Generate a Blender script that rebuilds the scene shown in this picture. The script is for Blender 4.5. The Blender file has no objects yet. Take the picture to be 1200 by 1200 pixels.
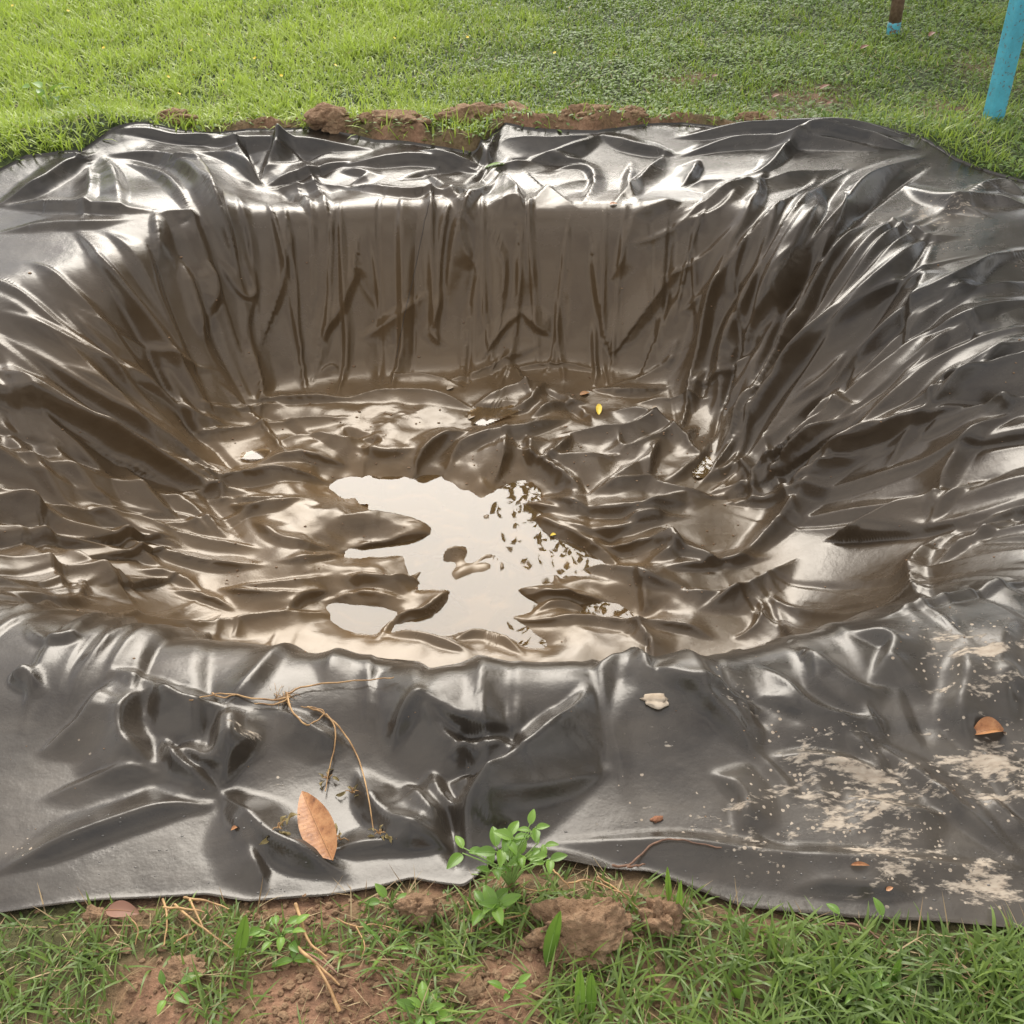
import bpy, math, random, time
import numpy as np
T0 = time.time()
random.seed(7)
RNG = np.random.default_rng(11)
S = bpy.context.scene
COL = S.collection
R = math.radians

# ---------------------------------------------------------------- camera
CAM_H = 1.6
PITCH = R(39.0)
cd = bpy.data.cameras.new('camera'); cd.lens = 36.0; cd.sensor_width = 36.0
cd.clip_start = 0.05; cd.clip_end = 1500
cam = bpy.data.objects.new('camera', cd); COL.objects.link(cam)
cam.location = (0, 0, CAM_H); cam.rotation_euler = (math.pi/2 - PITCH, 0, 0)
S.camera = cam

# ---------------------------------------------------------------- world: thin bright cloud over a blue sky
SUN_EL, SUN_AZ = 37.0, 0.0           # azimuth from +Y towards +X
W = bpy.data.worlds.new('World'); S.world = W; W.use_nodes = True
nt = W.node_tree; nt.nodes.clear()
def N(t, **k):
    n = nt.nodes.new(t)
    for a, b in k.items(): setattr(n, a, b)
    return n
def L(a, b): nt.links.new(a, b)
wo = N('ShaderNodeOutputWorld'); bg = N('ShaderNodeBackground'); bg.inputs[1].default_value = 0.11
sky = N('ShaderNodeTexSky'); sky.sky_type = 'NISHITA'; sky.sun_disc = False
sky.sun_elevation = R(SUN_EL); sky.sun_rotation = R(SUN_AZ)
sky.dust_density = 2.0
tc = N('ShaderNodeTexCoord'); mp = N('ShaderNodeMapping'); mp.inputs['Scale'].default_value = (1, 1, 2.2)
L(tc.outputs['Generated'], mp.inputs[0])
cn = N('ShaderNodeTexNoise'); cn.inputs['Scale'].default_value = 2.1; cn.inputs['Detail'].default_value = 6
L(mp.outputs[0], cn.inputs['Vector'])
cr = N('ShaderNodeValToRGB'); cr.color_ramp.elements[0].position = .30; cr.color_ramp.elements[1].position = .62
cr.color_ramp.elements[0].color = (.12, .12, .12, 1); cr.color_ramp.elements[1].color = (1, 1, 1, 1)
L(cn.outputs['Fac'], cr.inputs[0])
# brightness of the cloud: the veiled sun glows through it
sd = (math.cos(R(SUN_EL))*math.sin(R(SUN_AZ)), math.cos(R(SUN_EL))*math.cos(R(SUN_AZ)), math.sin(R(SUN_EL)))
dp = N('ShaderNodeVectorMath', operation='DOT_PRODUCT'); dp.inputs[1].default_value = sd
L(tc.outputs['Generated'], dp.inputs[0])
mr = N('ShaderNodeMapRange'); mr.inputs[1].default_value = -.3; mr.inputs[2].default_value = 1.0
mr.inputs[3].default_value = 0; mr.inputs[4].default_value = 1
L(dp.outputs['Value'], mr.inputs[0])
pw = N('ShaderNodeMath', operation='POWER'); pw.inputs[1].default_value = 6; L(mr.outputs[0], pw.inputs[0])
ma = N('ShaderNodeMath', operation='MULTIPLY_ADD'); ma.inputs[1].default_value = 14.0; ma.inputs[2].default_value = 10.0
L(pw.outputs[0], ma.inputs[0])
cc = N('ShaderNodeVectorMath', operation='SCALE'); cc.inputs[0].default_value = (1.0, .975, .94)
L(ma.outputs[0], cc.inputs['Scale'])
mx = N('ShaderNodeMix', data_type='RGBA'); L(cr.outputs[0], mx.inputs[0]); L(sky.outputs[0], mx.inputs[6]); L(cc.outputs[0], mx.inputs[7])
L(mx.outputs[2], bg.inputs[0]); L(bg.outputs[0], wo.inputs[0])

# ---------------------------------------------------------------- veiled sun
sl = bpy.data.lights.new('sun', 'SUN'); sl.energy = 3.0; sl.angle = R(44); sl.color = (1, .95, .86)
so = bpy.data.objects.new('sun', sl); COL.objects.link(so)
so.rotation_euler = (R(90-SUN_EL), 0, R(180-SUN_AZ))
so.location = (0, 0, 20)
vs = S.view_settings; vs.view_transform = 'Standard'; vs.look = 'None'; vs.gamma = 1.0; vs.use_curve_mapping = False
vs.exposure = 0.65
S.cycles.max_bounces = 6; S.cycles.transparent_max_bounces = 8

# ---------------------------------------------------------------- helpers
def bilin(A, x0, y0, d, x, y):
    fx = np.clip((x-x0)/d, 0, A.shape[1]-1.001); fy = np.clip((y-y0)/d, 0, A.shape[0]-1.001)
    ix = fx.astype(int); iy = fy.astype(int); fx = fx-ix; fy = fy-iy
    return (A[iy, ix]*(1-fx)+A[iy, ix+1]*fx)*(1-fy)+(A[iy+1, ix]*(1-fx)+A[iy+1, ix+1]*fx)*fy
def sstep(a, b, x):
    t = np.clip((x-a)/(b-a), 0, 1); return t*t*(3-2*t)
def vnoise(x, y, seed=0):
    xi = np.floor(x).astype(np.int64); yi = np.floor(y).astype(np.int64); fx = x-xi; fy = y-yi
    fx = fx*fx*fx*(fx*(fx*6-15)+10); fy = fy*fy*fy*(fy*(fy*6-15)+10)
    def h(a, b):
        n = (a*374761393+b*668265263+seed*982451653) & 0xffffffff
        n = ((n ^ (n >> 13))*1274126177) & 0xffffffff
        return ((n ^ (n >> 16)) & 0xffff)/65535.0*2-1
    return (h(xi, yi)*(1-fx)+h(xi+1, yi)*fx)*(1-fy)+(h(xi, yi+1)*(1-fx)+h(xi+1, yi+1)*fx)*fy
def fbm(x, y, o=4, seed=0):
    r = 0; a = 1; t = 0
    for k in range(o): r = r+a*vnoise(x*2**k+k*17.3, y*2**k-k*9.1, seed+k); t += a; a *= .5
    return r/t
def polydist(px, py, poly):
    poly = np.asarray(poly, float); d = np.full(px.shape, 1e9)
    ins = np.zeros(px.shape, bool); n = len(poly)
    for i in range(n):
        a = poly[i]; b = poly[(i+1) % n]; e = b-a
        t = np.clip(((px-a[0])*e[0]+(py-a[1])*e[1])/(e@e+1e-12), 0, 1)
        d = np.minimum(d, np.hypot(px-a[0]-t*e[0], py-a[1]-t*e[1]))
        if a[1] != b[1]:
            c = ((a[1] > py) != (b[1] > py)) & (px < (b[0]-a[0])*(py-a[1])/(b[1]-a[1])+a[0]); ins ^= c
    return d, ins
def chaikin(p, it=2, closed=True):
    p = np.asarray(p, float)
    for _ in range(it):
        q = np.roll(p, -1, 0) if closed else p[1:]
        a = p if closed else p[:-1]
        r = np.empty((2*len(a), p.shape[1])); r[0::2] = .75*a+.25*q; r[1::2] = .25*a+.75*q
        if not closed: r = np.vstack([p[:1], r, p[-1:]])
        p = r
    return p
cP, sP = math.cos(PITCH), math.sin(PITCH)
def ray(px, py):
    u = (np.asarray(px, float)-600)/1200; v = (600-np.asarray(py, float))/1200
    return u, cP+v*sP, -sP+v*cP
def onz(px, py, z=0.0):
    a, b, c = ray(px, py); t = (z-CAM_H)/c
    return a*t, b*t
def proj(x, y, z):
    dz = z-CAM_H; f = y*cP-dz*sP; up = y*sP+dz*cP
    return 600+1200*x/f, 600-1200*up/f

# ---------------------------------------------------------------- the pit: a height field
D = 0.555; ZW = -0.60
RIM = chaikin([(-1.12, 3.86), (-.5, 3.93), (0, 3.93), (.5, 3.93), (.92, 3.90), (1.25, 3.68), (1.55, 3.1), (1.72, 2.6), (1.62, 2.0), (1.18, 1.72), (.8, 1.62), (.3, 1.43),
               (-.2, 1.45), (-.7, 1.56), (-1.25, 1.62), (-1.8, 1.73), (-2.15, 2.3), (-2.15, 2.9), (-1.8, 3.22), (-1.42, 3.42), (-1.25, 3.7)], 2)
FLOOR = chaikin([(-.95, 3.50), (-.5, 3.62), (.1, 3.66), (.5, 3.62), (.74, 3.3), (.82, 2.8), (.86, 2.3), (.7, 1.95), (.2, 1.86), (-.4, 1.9), (-.95, 2.1), (-1.08, 2.7), (-1.02, 3.2)], 2)
GX0, GY0, GD = -3.2, .2, .0125
gx = np.arange(GX0, 3.2, GD); gy = np.arange(GY0, 6.0, GD)
XX, YY = np.meshgrid(gx, gy)
# the pool: traced outline, everything inside lies a little under water level
P1 = [(388, 566), (420, 560), (455, 563), (490, 560), (520, 560), (545, 580), (560, 590), (572, 585), (590, 572), (612, 566), (632, 572), (628, 600), (645, 618), (690, 640), (732, 665), (700, 668), (660, 672), (640, 684),
      (608, 690), (625, 704), (700, 702), (745, 722), (752, 728), (700, 722), (655, 708), (617, 712), (588, 724), (618, 735), (650, 757), (640, 768), (585, 752), (545, 742), (520, 752), (490, 742), (455, 745), (420, 748), (392, 738), (380, 705),
      (420, 704), (452, 708), (478, 712), (500, 706), (492, 716), (476, 728), (500, 722), (530, 700), (512, 690), (484, 690), (480, 668), (488, 650), (470, 640), (440, 650), (400, 646), (455, 634), (508, 626), (470, 612), (440, 596), (418, 584), (395, 578)]
def to_floor(pts, z=ZW):
    x, y = onz([p[0] for p in pts], [p[1] for p in pts], z); return np.stack([x, y], 1)
POOL = chaikin(to_floor(P1), 1)
ISL = [chaikin(to_floor(q), 1) for q in ([(533, 647), (545, 643), (552, 655), (580, 652), (592, 678), (586, 680), (575, 668), (552, 676), (530, 684), (524, 672), (535, 662)],
                                         [(590, 655), (608, 668), (609, 674), (600, 670)], [(560, 598), (575, 600), (575, 608), (566, 606)])]
SMALL = [chaikin(to_floor(q, -.585), 1) for q in ([(288, 540), (318, 536), (312, 546), (285, 546)],
                                                  [(812, 560), (828, 540), (832, 565), (815, 570)], [(545, 492), (600, 482), (618, 488), (590, 500), (560, 512)])]
dr, inr = polydist(XX, YY, RIM); df, inf = polydist(XX, YY, FLOOR)
t = np.where(inf, 1.0, np.where(inr, dr/(dr+df+1e-6), 0.0))
span = dr+df
prof = t + .055*np.sin(2*np.pi*t)*-1
prof = np.clip(prof, 0, 1)
# soften top and bottom of the bank
k = np.exp(-(np.arange(-9, 10)/4.0)**2); k /= k.sum()
def blur(A, n=1):
    for _ in range(n):
        A = np.apply_along_axis(lambda m: np.convolve(np.pad(m, 9, 'edge'), k, 'valid'), 0, A)
        A = np.apply_along_axis(lambda m: np.convolve(np.pad(m, 9, 'edge'), k, 'valid'), 1, A)
    return A
Z = -D*prof
Z = .75*blur(Z, 1)+.25*Z
Z = blur(Z)
_q = blur(Z, 3); Z = Z+(_q-Z)*sstep(-.22, -.45, _q)
def bump(A, x, y, r, h, e=1.0, a=0.0):
    c, s = math.cos(a), math.sin(a); dx = XX-x; dy = YY-y
    u = (dx*c+dy*s)/e; v = -dx*s+dy*c
    return A+h*np.exp(-(u*u+v*v)/(r*r))
# heaped spoil round the rim and the two shoulders at the back
Z = bump(Z, -2.2, 4.35, .35, .10, 1.5); Z = bump(Z, -1.75, 4.55, .22, .10, 1.4)
Z = bump(Z, -1.5, 3.85, .28, .05); Z = bump(Z, 1.75, 4.5, .35, .08, 1.7); Z = bump(Z, 0, 4.75, .16, .05, 8)
Z = bump(Z, .3, 4.25, .28, -.05, 2.2); Z = bump(Z, -.9, 4.2, .2, -.07, 1.2)
Z = bump(Z, 2.0, 3.6, .5, .07); Z = bump(Z, .10, 1.40, .17, .065, 2.6); Z = bump(Z, .36, 1.42, .08, .03); Z = bump(Z, 1.0, 1.5, .16, .04, 1.8)
Z = bump(Z, -.25, 1.22, .16, -.03, 2); Z = bump(Z, -.55, 1.32, .12, .03); Z = bump(Z, 1.2, 1.45, .2, .03, 1.5)
Z = bump(Z, -.9, 1.45, .15, .03, 2)
Z += .012*fbm(XX*2.1, YY*2.1, 3, 5)
# pool bed
dp_, inp = polydist(XX, YY, POOL); sdp = np.where(inp, -dp_, dp_)
for q in ISL:
    d_, i_ = polydist(XX, YY, q); s_ = np.where(i_, -d_, d_); sdp = np.maximum(sdp, -s_)
sdp = sdp+.022*fbm(XX*22, YY*22, 3, 401)+.012*fbm(XX*8, YY*8, 2, 402)
fl = sstep(.0, .34, np.where(inf, df, 0))
bed = ZW+np.where(sdp < 0, -np.minimum(.03, -sdp*.55), np.minimum(.05, .004+sdp*.28))
bed += np.where(sdp > 0, sstep(.0, .12, sdp)*.014*(1+fbm(XX*7, YY*7, 3, 9)), 0)
Z = Z*(1-fl)+bed*fl
k2 = k; k = np.exp(-(np.arange(-9, 10)/1.0)**2); k /= k.sum(); Z = blur(Z); k = k2
LEV = []
for q in SMALL:
    d_, i_ = polydist(XX, YY, q); lv = float(np.percentile(Z[i_], 35)); LEV.append(lv)
    Z = np.where(i_, np.minimum(Z, lv-.004-np.minimum(.012, d_*.4)), Z)
DX_H = Z
def H(x, y): return bilin(DX_H, GX0, GY0, GD, np.asarray(x, float), np.asarray(y, float))
Gy_, Gx_ = np.gradient(blur(Z), GD)
def Nrm(x, y):
    a = bilin(Gx_, GX0, GY0, GD, x, y); b = bilin(Gy_, GX0, GY0, GD, x, y)
    n = np.stack([-a, -b, np.ones_like(a)], -1); return n/np.linalg.norm(n, axis=-1, keepdims=True)
def hit(px, py, zoff=0.0):
    """first point of the ground surface seen through a pixel of the photograph"""
    a, b, c = ray(px, py); t = np.full(np.shape(a), 1.2, float); done = np.zeros(np.shape(a), bool); st = .01
    for i in range(800):
        x = a*t; y = b*t; z = CAM_H+c*t
        done |= z <= H(x, y)+zoff
        t = np.where(done, t, t+st)
        if done.all(): break
    lo = t-st; hi = t
    for i in range(10):
        m = (lo+hi)/2; u = CAM_H+c*m <= H(a*m, b*m)+zoff
        hi = np.where(u, m, hi); lo = np.where(u, lo, m)
    return np.stack([a*hi, b*hi, CAM_H+c*hi], -1)

# ---------------------------------------------------------------- liner outline
far_px = [(-260, 240), (-80, 215), (0, 197), (30, 181), (95, 175), (130, 150), (165, 145), (230, 155), (290, 150), (360, 148), (410, 156), (440, 163), (480, 165), (520, 172), (560, 178), (578, 160), (592, 143), (615, 148), (640, 150),
          (700, 152), (800, 143), (870, 150), (1000, 150), (1075, 157), (1120, 184), (1180, 205), (1240, 222), (1400, 250)]
near_px = [(-500, 1120), (-200, 1090), (0, 1072), (120, 1055), (240, 1047), (290, 1055), (380, 1050), (440, 1040), (480, 1030), (515, 1036), (545, 1040), (575, 1012), (640, 1010), (760, 1020), (820, 1042), (870, 1060), (1000, 1074), (1100, 1078), (1200, 1087), (1500, 1105)]
fe = hit([p[0] for p in far_px], [p[1] for p in far_px]); ne = np.array([onz(p[0], p[1], .0) for p in near_px])
XL, XR = -2.55, 2.45
def far_y(x): return np.interp(x, fe[:, 0], fe[:, 1])
def near_y(x): return np.interp(x, ne[:, 0], ne[:, 1])
# ---------------------------------------------------------------- the folds of the film, one by one
# (half width in photo px, height / half width, points)   negative height = crease
FOLDS = [
 # shelf at the back left
 (11, .8, (112,176),(78,198),(45,222),(0,238)), (8, .7, (105,186),(110,220),(106,240),(96,256)), (9, .8, (118,176),(134,196),(141,230),(146,250)),
 (12, 1., (126,178),(180,180),(216,200),(240,235),(262,270),(282,310)), (8, .8, (148,187),(190,205),(215,235),(228,260)),
 (9, .9, (225,178),(240,215),(252,245),(268,285),(280,330)), (6, .9, (303,213),(285,190),(275,165)), (6, .9, (305,210),(315,185),(332,160)),
 (6, .9, (312,214),(345,203),(400,190)), (6, .8, (312,219),(350,216),(405,216)), (6, .8, (303,216),(290,200),(262,180),(235,175)), (7, -.8, (312,216),(300,200),(290,172)),
 (9, .8, (205,160),(260,166),(330,166),(380,170),(430,172)), (7, .7, (130,151),(165,151),(215,164),(262,160)), (6, .9, (330,160),(326,178),(316,184)),
 (9, .8, (400,190),(440,192),(500,185),(560,200)), (8, .7, (410,220),(470,228),(510,222),(540,232)), (5, .8, (405,198),(440,203),(415,214)),
 (5, .9, (585,150),(574,172),(572,192)), (7, .9, (560,165),(566,180),(572,193)), (6, .9, (572,195),(620,188),(680,172),(700,158)), (7, -.8, (572,196),(556,215),(535,240)),
 (8, .9, (578,198),(600,215),(612,240),(614,248)), (6, .7, (650,195),(690,190),(700,215),(682,240)), (6, .6, (740,190),(735,220),(745,238)), (7, .8, (705,155),(735,170),(785,178)),
 (7, .8, (780,178),(755,205),(725,232)), (6, .6, (620,200),(650,230),(680,242)), (8, .7, (590,160),(650,166),(700,158)),
 (9, .7, (0,238),(60,240),(130,245),(180,246)), (6, .8, (180,246),(183,270),(182,300)), (6, .7, (184,250),(225,246),(228,258)), (8, .6, (0,270),(60,262),(110,262),(150,255)),
 # back bank
 (9, 1.1, (342,232),(336,270),(335,300),(324,345),(300,425)), (7, 1., (275,270),(290,310),(297,340),(286,380)), (6, .9, (255,300),(275,335),(290,345),(305,328)),
 (9, 1., (212,296),(225,340),(237,388)), (7, .9, (240,300),(252,330),(246,358)), (8, 1.1, (428,230),(420,300),(400,355),(370,395),(373,432)), (5, .9, (373,436),(388,420),(396,432)),
 (8, 1.1, (572,196),(548,232),(535,262),(528,300),(523,362)), (6, .8, (540,250),(545,290),(560,304)), (8, 1., (570,248),(590,285),(592,320),(585,390)),
 (8, .9, (563,308),(550,350),(545,410),(538,437)), (7, .8, (575,236),(605,232),(618,246)), (9, 1., (500,335),(465,362),(430,385)), (6, 1., (520,330),(510,365),(503,385),(523,398)),
 (8, 1., (613,357),(628,375),(643,385)), (8, 1., (613,357),(590,375),(574,400),(565,415)),
 (9, .9, (632,398),(587,421),(547,441),(520,444)), (8, .6, (600,240),(612,290),(610,340),(600,352)), (9, .6, (665,250),(668,330),(665,400)), (8, 1.1, (690,250),(697,300),(703,350),(713,400),(727,436)),
 (8, .9, (744,243),(733,275),(728,300),(716,320)), (11, 1.1, (800,300),(763,350),(722,408)), (9, 1., (800,335),(767,393),(747,438)), (7, .9, (799,385),(783,430)),
 (5, .6, (540,450),(500,436),(460,440)), (7, .8, (795,235),(765,243),(744,246)), (6, .6, (600,430),(650,420),(700,432)),
 # right shoulder, long diagonal folds
 (10, 1.1, (800,158),(900,154),(1000,152),(1065,160)), (9, .9, (800,180),(870,165),(960,168),(1030,175)), (8, .9, (1075,172),(1040,168),(1010,162),(930,164)),
 (13, 1.2, (1086,181),(1042,198),(1010,222),(980,260),(940,305),(900,365),(852,425)), (9, -1., (1085,195),(1020,232),(985,275),(950,315),(905,385)),
 (9, 1., (1000,195),(965,216),(930,250),(905,300),(870,350),(842,420),(815,480)), (8, 1., (960,203),(940,228),(900,253),(858,300),(830,350),(800,430)),
 (8, .9, (1030,165),(985,163),(930,166),(908,195),(878,202)), (7, .9, (980,197),(913,207),(840,232),(800,246)), (9, .8, (885,211),(858,218),(830,232)), (6, .9, (820,188),(810,210),(800,216)),
 (7, 1., (897,318),(850,405),(850,460),(846,500)), (6, .8, (925,320),(918,350),(930,345)), (6, 1., (895,410),(865,460),(850,480)), (6, .9, (903,460),(880,482),(865,506)),
 (12, 1.2, (1052,312),(1020,340),(987,373),(933,433),(903,473),(862,510),(840,550)), (8, 1., (1050,320),(1057,333),(1087,320),(1083,343),(1067,402)), (8, 1., (1153,327),(1120,350),(1093,367),(1070,400)),
 (7, .9, (1094,392),(1120,380),(1145,370),(1152,385),(1145,400)), (13, 1.2, (1137,397),(1077,453),(1013,520),(950,583),(905,625),(850,667)), (9, .9, (1190,397),(1170,427),(1133,457),(1087,493),(1050,540)),
 (9, 1., (1180,460),(1195,480)), (12, 1., (1197,480),(1143,513),(1115,560),(1107,592)), (8, .8, (1157,560),(1120,583),(1100,610)), (8, .9, (983,453),(967,480),(950,505)), (8, .9, (985,453),(1000,480),(1020,478)),
 (7, .7, (1000,400),(975,440),(940,470)), (7, .7, (1030,400),(1005,430),(1003,460)), (9, .8, (903,510),(912,560),(940,600)), (7, .9, (870,545),(890,560),(880,590)), (7, 1., (827,560),(860,548),(875,545),(868,560)),
 (6, .9, (835,575),(870,570),(893,580)), (12, .7, (1000,500),(960,560),(930,590)), (10, .8, (1190,400),(1150,440),(1100,500)), (10, .6, (1200,330),(1140,340),(1100,350)),
 (9, 1.1, (937,653),(900,677),(860,697),(827,710)), (13, .9, (1140,606),(1100,633),(1073,667),(1087,697)),
 (8, .9, (1040,722),(1100,706),(1200,684)), (9, .9, (1200,600),(1160,625),(1110,655)), (8, .9, (880,700),(900,710),(890,740),(865,745)),
 # left bank: folds sweeping down into the bed
 (13, 1., (0,390),(50,423),(133,480),(200,517),(262,549)), (10, .9, (0,362),(67,390),(127,427),(160,433),(200,465),(233,487),(285,493)), (7, .8, (77,350),(87,373),(133,417),(157,433)),
 (6, .7, (80,353),(140,387),(200,413),(247,427)), (11, 1., (0,417),(40,487),(87,527),(133,567),(148,562)), (8, .9, (0,493),(33,547),(80,593),(98,602)), (9, .9, (40,497),(77,553),(127,590)),
 (8, .9, (103,490),(143,513),(183,533)), (11, 1.1, (183,527),(207,549),(260,563),(317,557),(377,563)), (6, .9, (230,467),(283,477),(325,470),(337,474)), (6, .9, (213,498),(283,500),(333,493),(400,487)),
 (10, 1., (143,540),(160,577),(205,605)), (8, .9, (197,577),(233,600),(265,626)), (9, 1., (123,617),(147,640),(180,660)), (10, .9, (80,590),(120,605),(160,625),(210,640)), (9, .9, (157,633),(207,653),(267,663),(307,660)),
 (8, .9, (140,603),(217,627),(267,637),(303,640)), (10, 1., (10,610),(37,647),(77,692)), (11, .9, (63,643),(113,677),(150,702)), (7, .9, (84,680),(97,684),(87,697)), (9, .8, (0,560),(30,600),(60,650)),
 (8, .8, (0,690),(60,701),(100,700)), (10, .7, (0,430),(30,500),(70,560)),
 # bed
 (6, 1., (290,463),(333,467),(400,467)), (7, .9, (400,467),(467,460),(517,463),(557,480)), (8, .9, (557,473),(600,455),(640,450)), (7, .9, (640,450),(613,487),(560,473)), (7, .9, (627,487),(653,470),(683,470)),
 (10, 1.1, (487,556),(490,533),(517,514),(547,507)), (9, 1.1, (527,553),(533,527),(560,514),(580,510),(613,507),(633,500),(667,490)), (9, 1., (597,510),(593,533),(580,557)), (8, 1., (617,508),(622,545)),
 (8, 1., (660,507),(707,503),(740,503),(777,487)), (7, .9, (633,543),(655,528),(668,512)), (8, 1., (723,506),(730,530),(755,520),(790,505)), (8, .9, (687,577),(720,563),(760,537)), (9, .9, (633,583),(687,593),(733,597),(800,590)),
 (10, .8, (640,530),(680,540),(720,535)), (10, 1., (600,622),(630,607),(647,610),(700,633),(737,662)), (9, .9, (647,605),(690,620),(735,620),(800,607)), (8, .9, (700,632),(720,643),(767,633),(810,637)),
 (8, 1., (600,685),(617,697),(667,700),(712,703)), (10, 1., (667,672),(690,668),(750,673),(800,687)), (8, .9, (750,673),(760,700),(757,716)), (10, 1., (580,724),(617,727),(653,727),(717,730),(767,743),(800,760)),
 (7, .9, (630,718),(663,707),(695,720)), (6, 1., (557,657),(580,652),(590,678)), (9, 1., (443,747),(467,727),(500,717),(531,695),(520,684)), (9, 1., (400,603),(450,607),(510,625)),
 (7, .9, (400,643),(450,637),(510,632)), (8, .9, (400,670),(433,677),(485,684)), (7, .9, (450,744),(500,746),(545,762)), (8, 1., (530,750),(547,743),(577,747),(610,764)), (7, .9, (300,610),(340,640),(380,640)),
 (8, .9, (262,690),(300,700),(345,697)), (7, .9, (265,688),(330,685),(380,672)), (7, .8, (200,690),(240,700),(270,712)), (7, .9, (350,585),(300,600),(270,590)), (8, .9, (320,520),(360,510),(400,515),(440,505)), (7, .9, (300,545),(350,530),(400,540)),
 (7, .8, (160,665),(200,672),(232,690)), (7, .9, (420,520),(450,530),(480,525)), (8, 1., (780,620),(800,645),(770,655)), (8, .9, (760,560),(790,575),(830,580)), (8, .9, (800,690),(840,700),(870,690)), (8, .9, (730,740),(780,730),(830,745)),
 (7, .9, (815,500),(800,520),(820,535)), (6, .9, (750,470),(790,468),(830,462)), (6, .9, (700,455),(740,462),(780,450)), (7, .9, (333,720),(345,700),(378,690)), (8, .8, (380,700),(420,690),(470,700)),
 # near lip and apron
 (7, .8, (0,726),(40,708),(62,703)), (10, .9, (60,704),(117,718),(200,732),(267,729),(333,719),(385,718)), (9, 1., (27,723),(33,743),(60,755),(100,742),(137,724)), (10, 1., (157,730),(130,745),(113,763),(97,772)),
 (8, .7, (330,720),(290,728),(270,735),(260,760)), (9, .9, (42,777),(10,800)), (14, 1.1, (180,806),(150,823),(144,860),(162,887),(187,897)), (12, .9, (180,806),(213,823),(260,826)), (10, .9, (50,877),(93,853),(113,822),(133,797)),
 (9, .7, (133,783),(183,800),(217,820)), (8, .8, (220,733),(213,767)), (8, .8, (247,733),(233,765)), (10, 1., (193,883),(213,873),(252,893)), (10, 1.1, (261,827),(264,850),(254,893)), (9, .8, (272,827),(278,850),(270,880)),
 (14, 1.1, (257,925),(285,955),(310,985),(345,1003),(400,1022)), (10, 1., (257,925),(225,905),(200,880),(196,862)), (9, .8, (265,945),(298,1000),(312,1040)), (11, .9, (257,927),(247,943),(205,943),(133,967),(60,995),(0,1018)),
 (9, 1., (262,920),(268,890),(300,860)), (8, -.7, (235,905),(215,880),(200,860)), (10, .9, (330,830),(360,850),(400,870)), (8, .6, (380,745),(470,790),(545,780)),
 (9, 1.2, (603,768),(600,817),(611,867),(612,905)), (24, 1.35, (694,800),(676,832),(653,853),(613,900),(567,943),(546,962),(550,1005)), (14, 1.1, (460,880),(474,840),(497,815),(517,827),(547,847),(600,847)), (13, .9, (497,815),(515,860),(560,880)),
 (9, .9, (533,887),(550,870),(600,870),(610,884)), (11, .9, (700,785),(722,772),(748,768),(775,800)), (9, .9, (767,783),(800,798),(840,800)), (12, 1., (420,900),(433,943),(467,977),(523,987)), (10, 1., (480,918),(500,950),(525,978)),
 (9, 1., (510,905),(523,943),(545,958)), (9, .9, (530,915),(557,918),(587,910)), (9, .8, (380,1000),(450,988),(523,990)), (8, -1.2, (520,940),(540,965),(538,1010)), (9, .8, (560,960),(620,942),(700,905)),
 (11, 1.1, (900,757),(940,787),(987,820),(1033,843)), (12, .8, (890,780),(917,797),(943,830),(1000,846),(1035,842)), (11, 1., (1003,743),(1053,747),(1047,767),(1027,793)), (10, .8, (935,762),(980,790),(1010,810),(1040,805)),
 (14, .9, (1133,755),(1132,800),(1118,835),(1140,870)), (9, .8, (850,765),(890,790),(900,820)), (11, .9, (800,793),(833,823),(867,853),(887,883)), (8, .7, (830,785),(850,810),(890,830)), (10, .8, (910,883),(967,887),(1030,902)),
 (10, .8, (840,905),(880,930),(870,965)), (12, .7, (640,985),(720,984),(800,986),(867,997),(967,1007),(1133,1014),(1210,1018)), (10, .7, (1030,870),(1080,910),(1140,960),(1190,1000)), (12, .7, (1000,930),(1040,950),(1100,955)),
 (9, .6, (1160,880),(1190,930),(1210,960)), (12, .5, (930,1040),(980,1035),(1060,1045)), (10, .5, (60,930),(150,900),(190,905)), (9, .5, (560,1000),(620,1005),(700,1010)), (10, .6, (1190,730),(1170,780),(1190,840)),
 (12, .6, (1100,250),(1140,235),(1200,240)), (10, .6, (1060,215),(1090,235),(1150,250)), (10, .6, (1140,225),(1170,212),(1200,225)), (9,.5, (1040,260),(1080,280),(1120,275)),
]
NX, NY = 780, 880
_r = random.Random(4)
def _rf(n, x0, x1, y0, y1, ang, da, l0, l1, w0, w1, g0=.6, g1=1.0):
    for _ in range(n):
        x = _r.uniform(x0, x1); y = _r.uniform(y0, y1); a = R(ang+_r.uniform(-da, da)); Ln = _r.uniform(l0, l1); b = R(_r.uniform(-45, 45)); p = []
        for q in range(4): p.append((x, y)); x += math.cos(a)*Ln/3; y += math.sin(a)*Ln/3*(.8 if abs(math.sin(a)) > .5 else .6); a += b/3
        FOLDS.append((_r.uniform(w0, w1), _r.uniform(g0, g1)*_r.choice((1, 1, 1, -.7)), *p))
_rf(5, 880, 1180, 330, 620, 128, 22, 50, 150, 4.5, 8)       # right bank
_rf(10, 800, 1000, 220, 480, 122, 20, 50, 130, 4, 7)
_rf(1, 300, 780, 250, 380, 95, 22, 40, 110, 4, 6.5, .5, .9)  # back bank
_rf(8, 30, 260, 420, 640, 38, 12, 60, 150, 5, 8, .5, .9)     # left bank
_rf(8, 280, 820, 450, 720, 5, 50, 50, 130, 5, 9, .7, 1.1)  # bed
_rf(10, 480, 860, 450, 640, 90, 85, 40, 110, 5, 9, .9, 1.3)
_rf(4, 180, 420, 560, 710, 8, 18, 60, 140, 4, 7, .6, 1.)
_rf(9, 20, 560, 170, 235, 20, 60, 40, 110, 4, 7, .5, .9)
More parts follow.
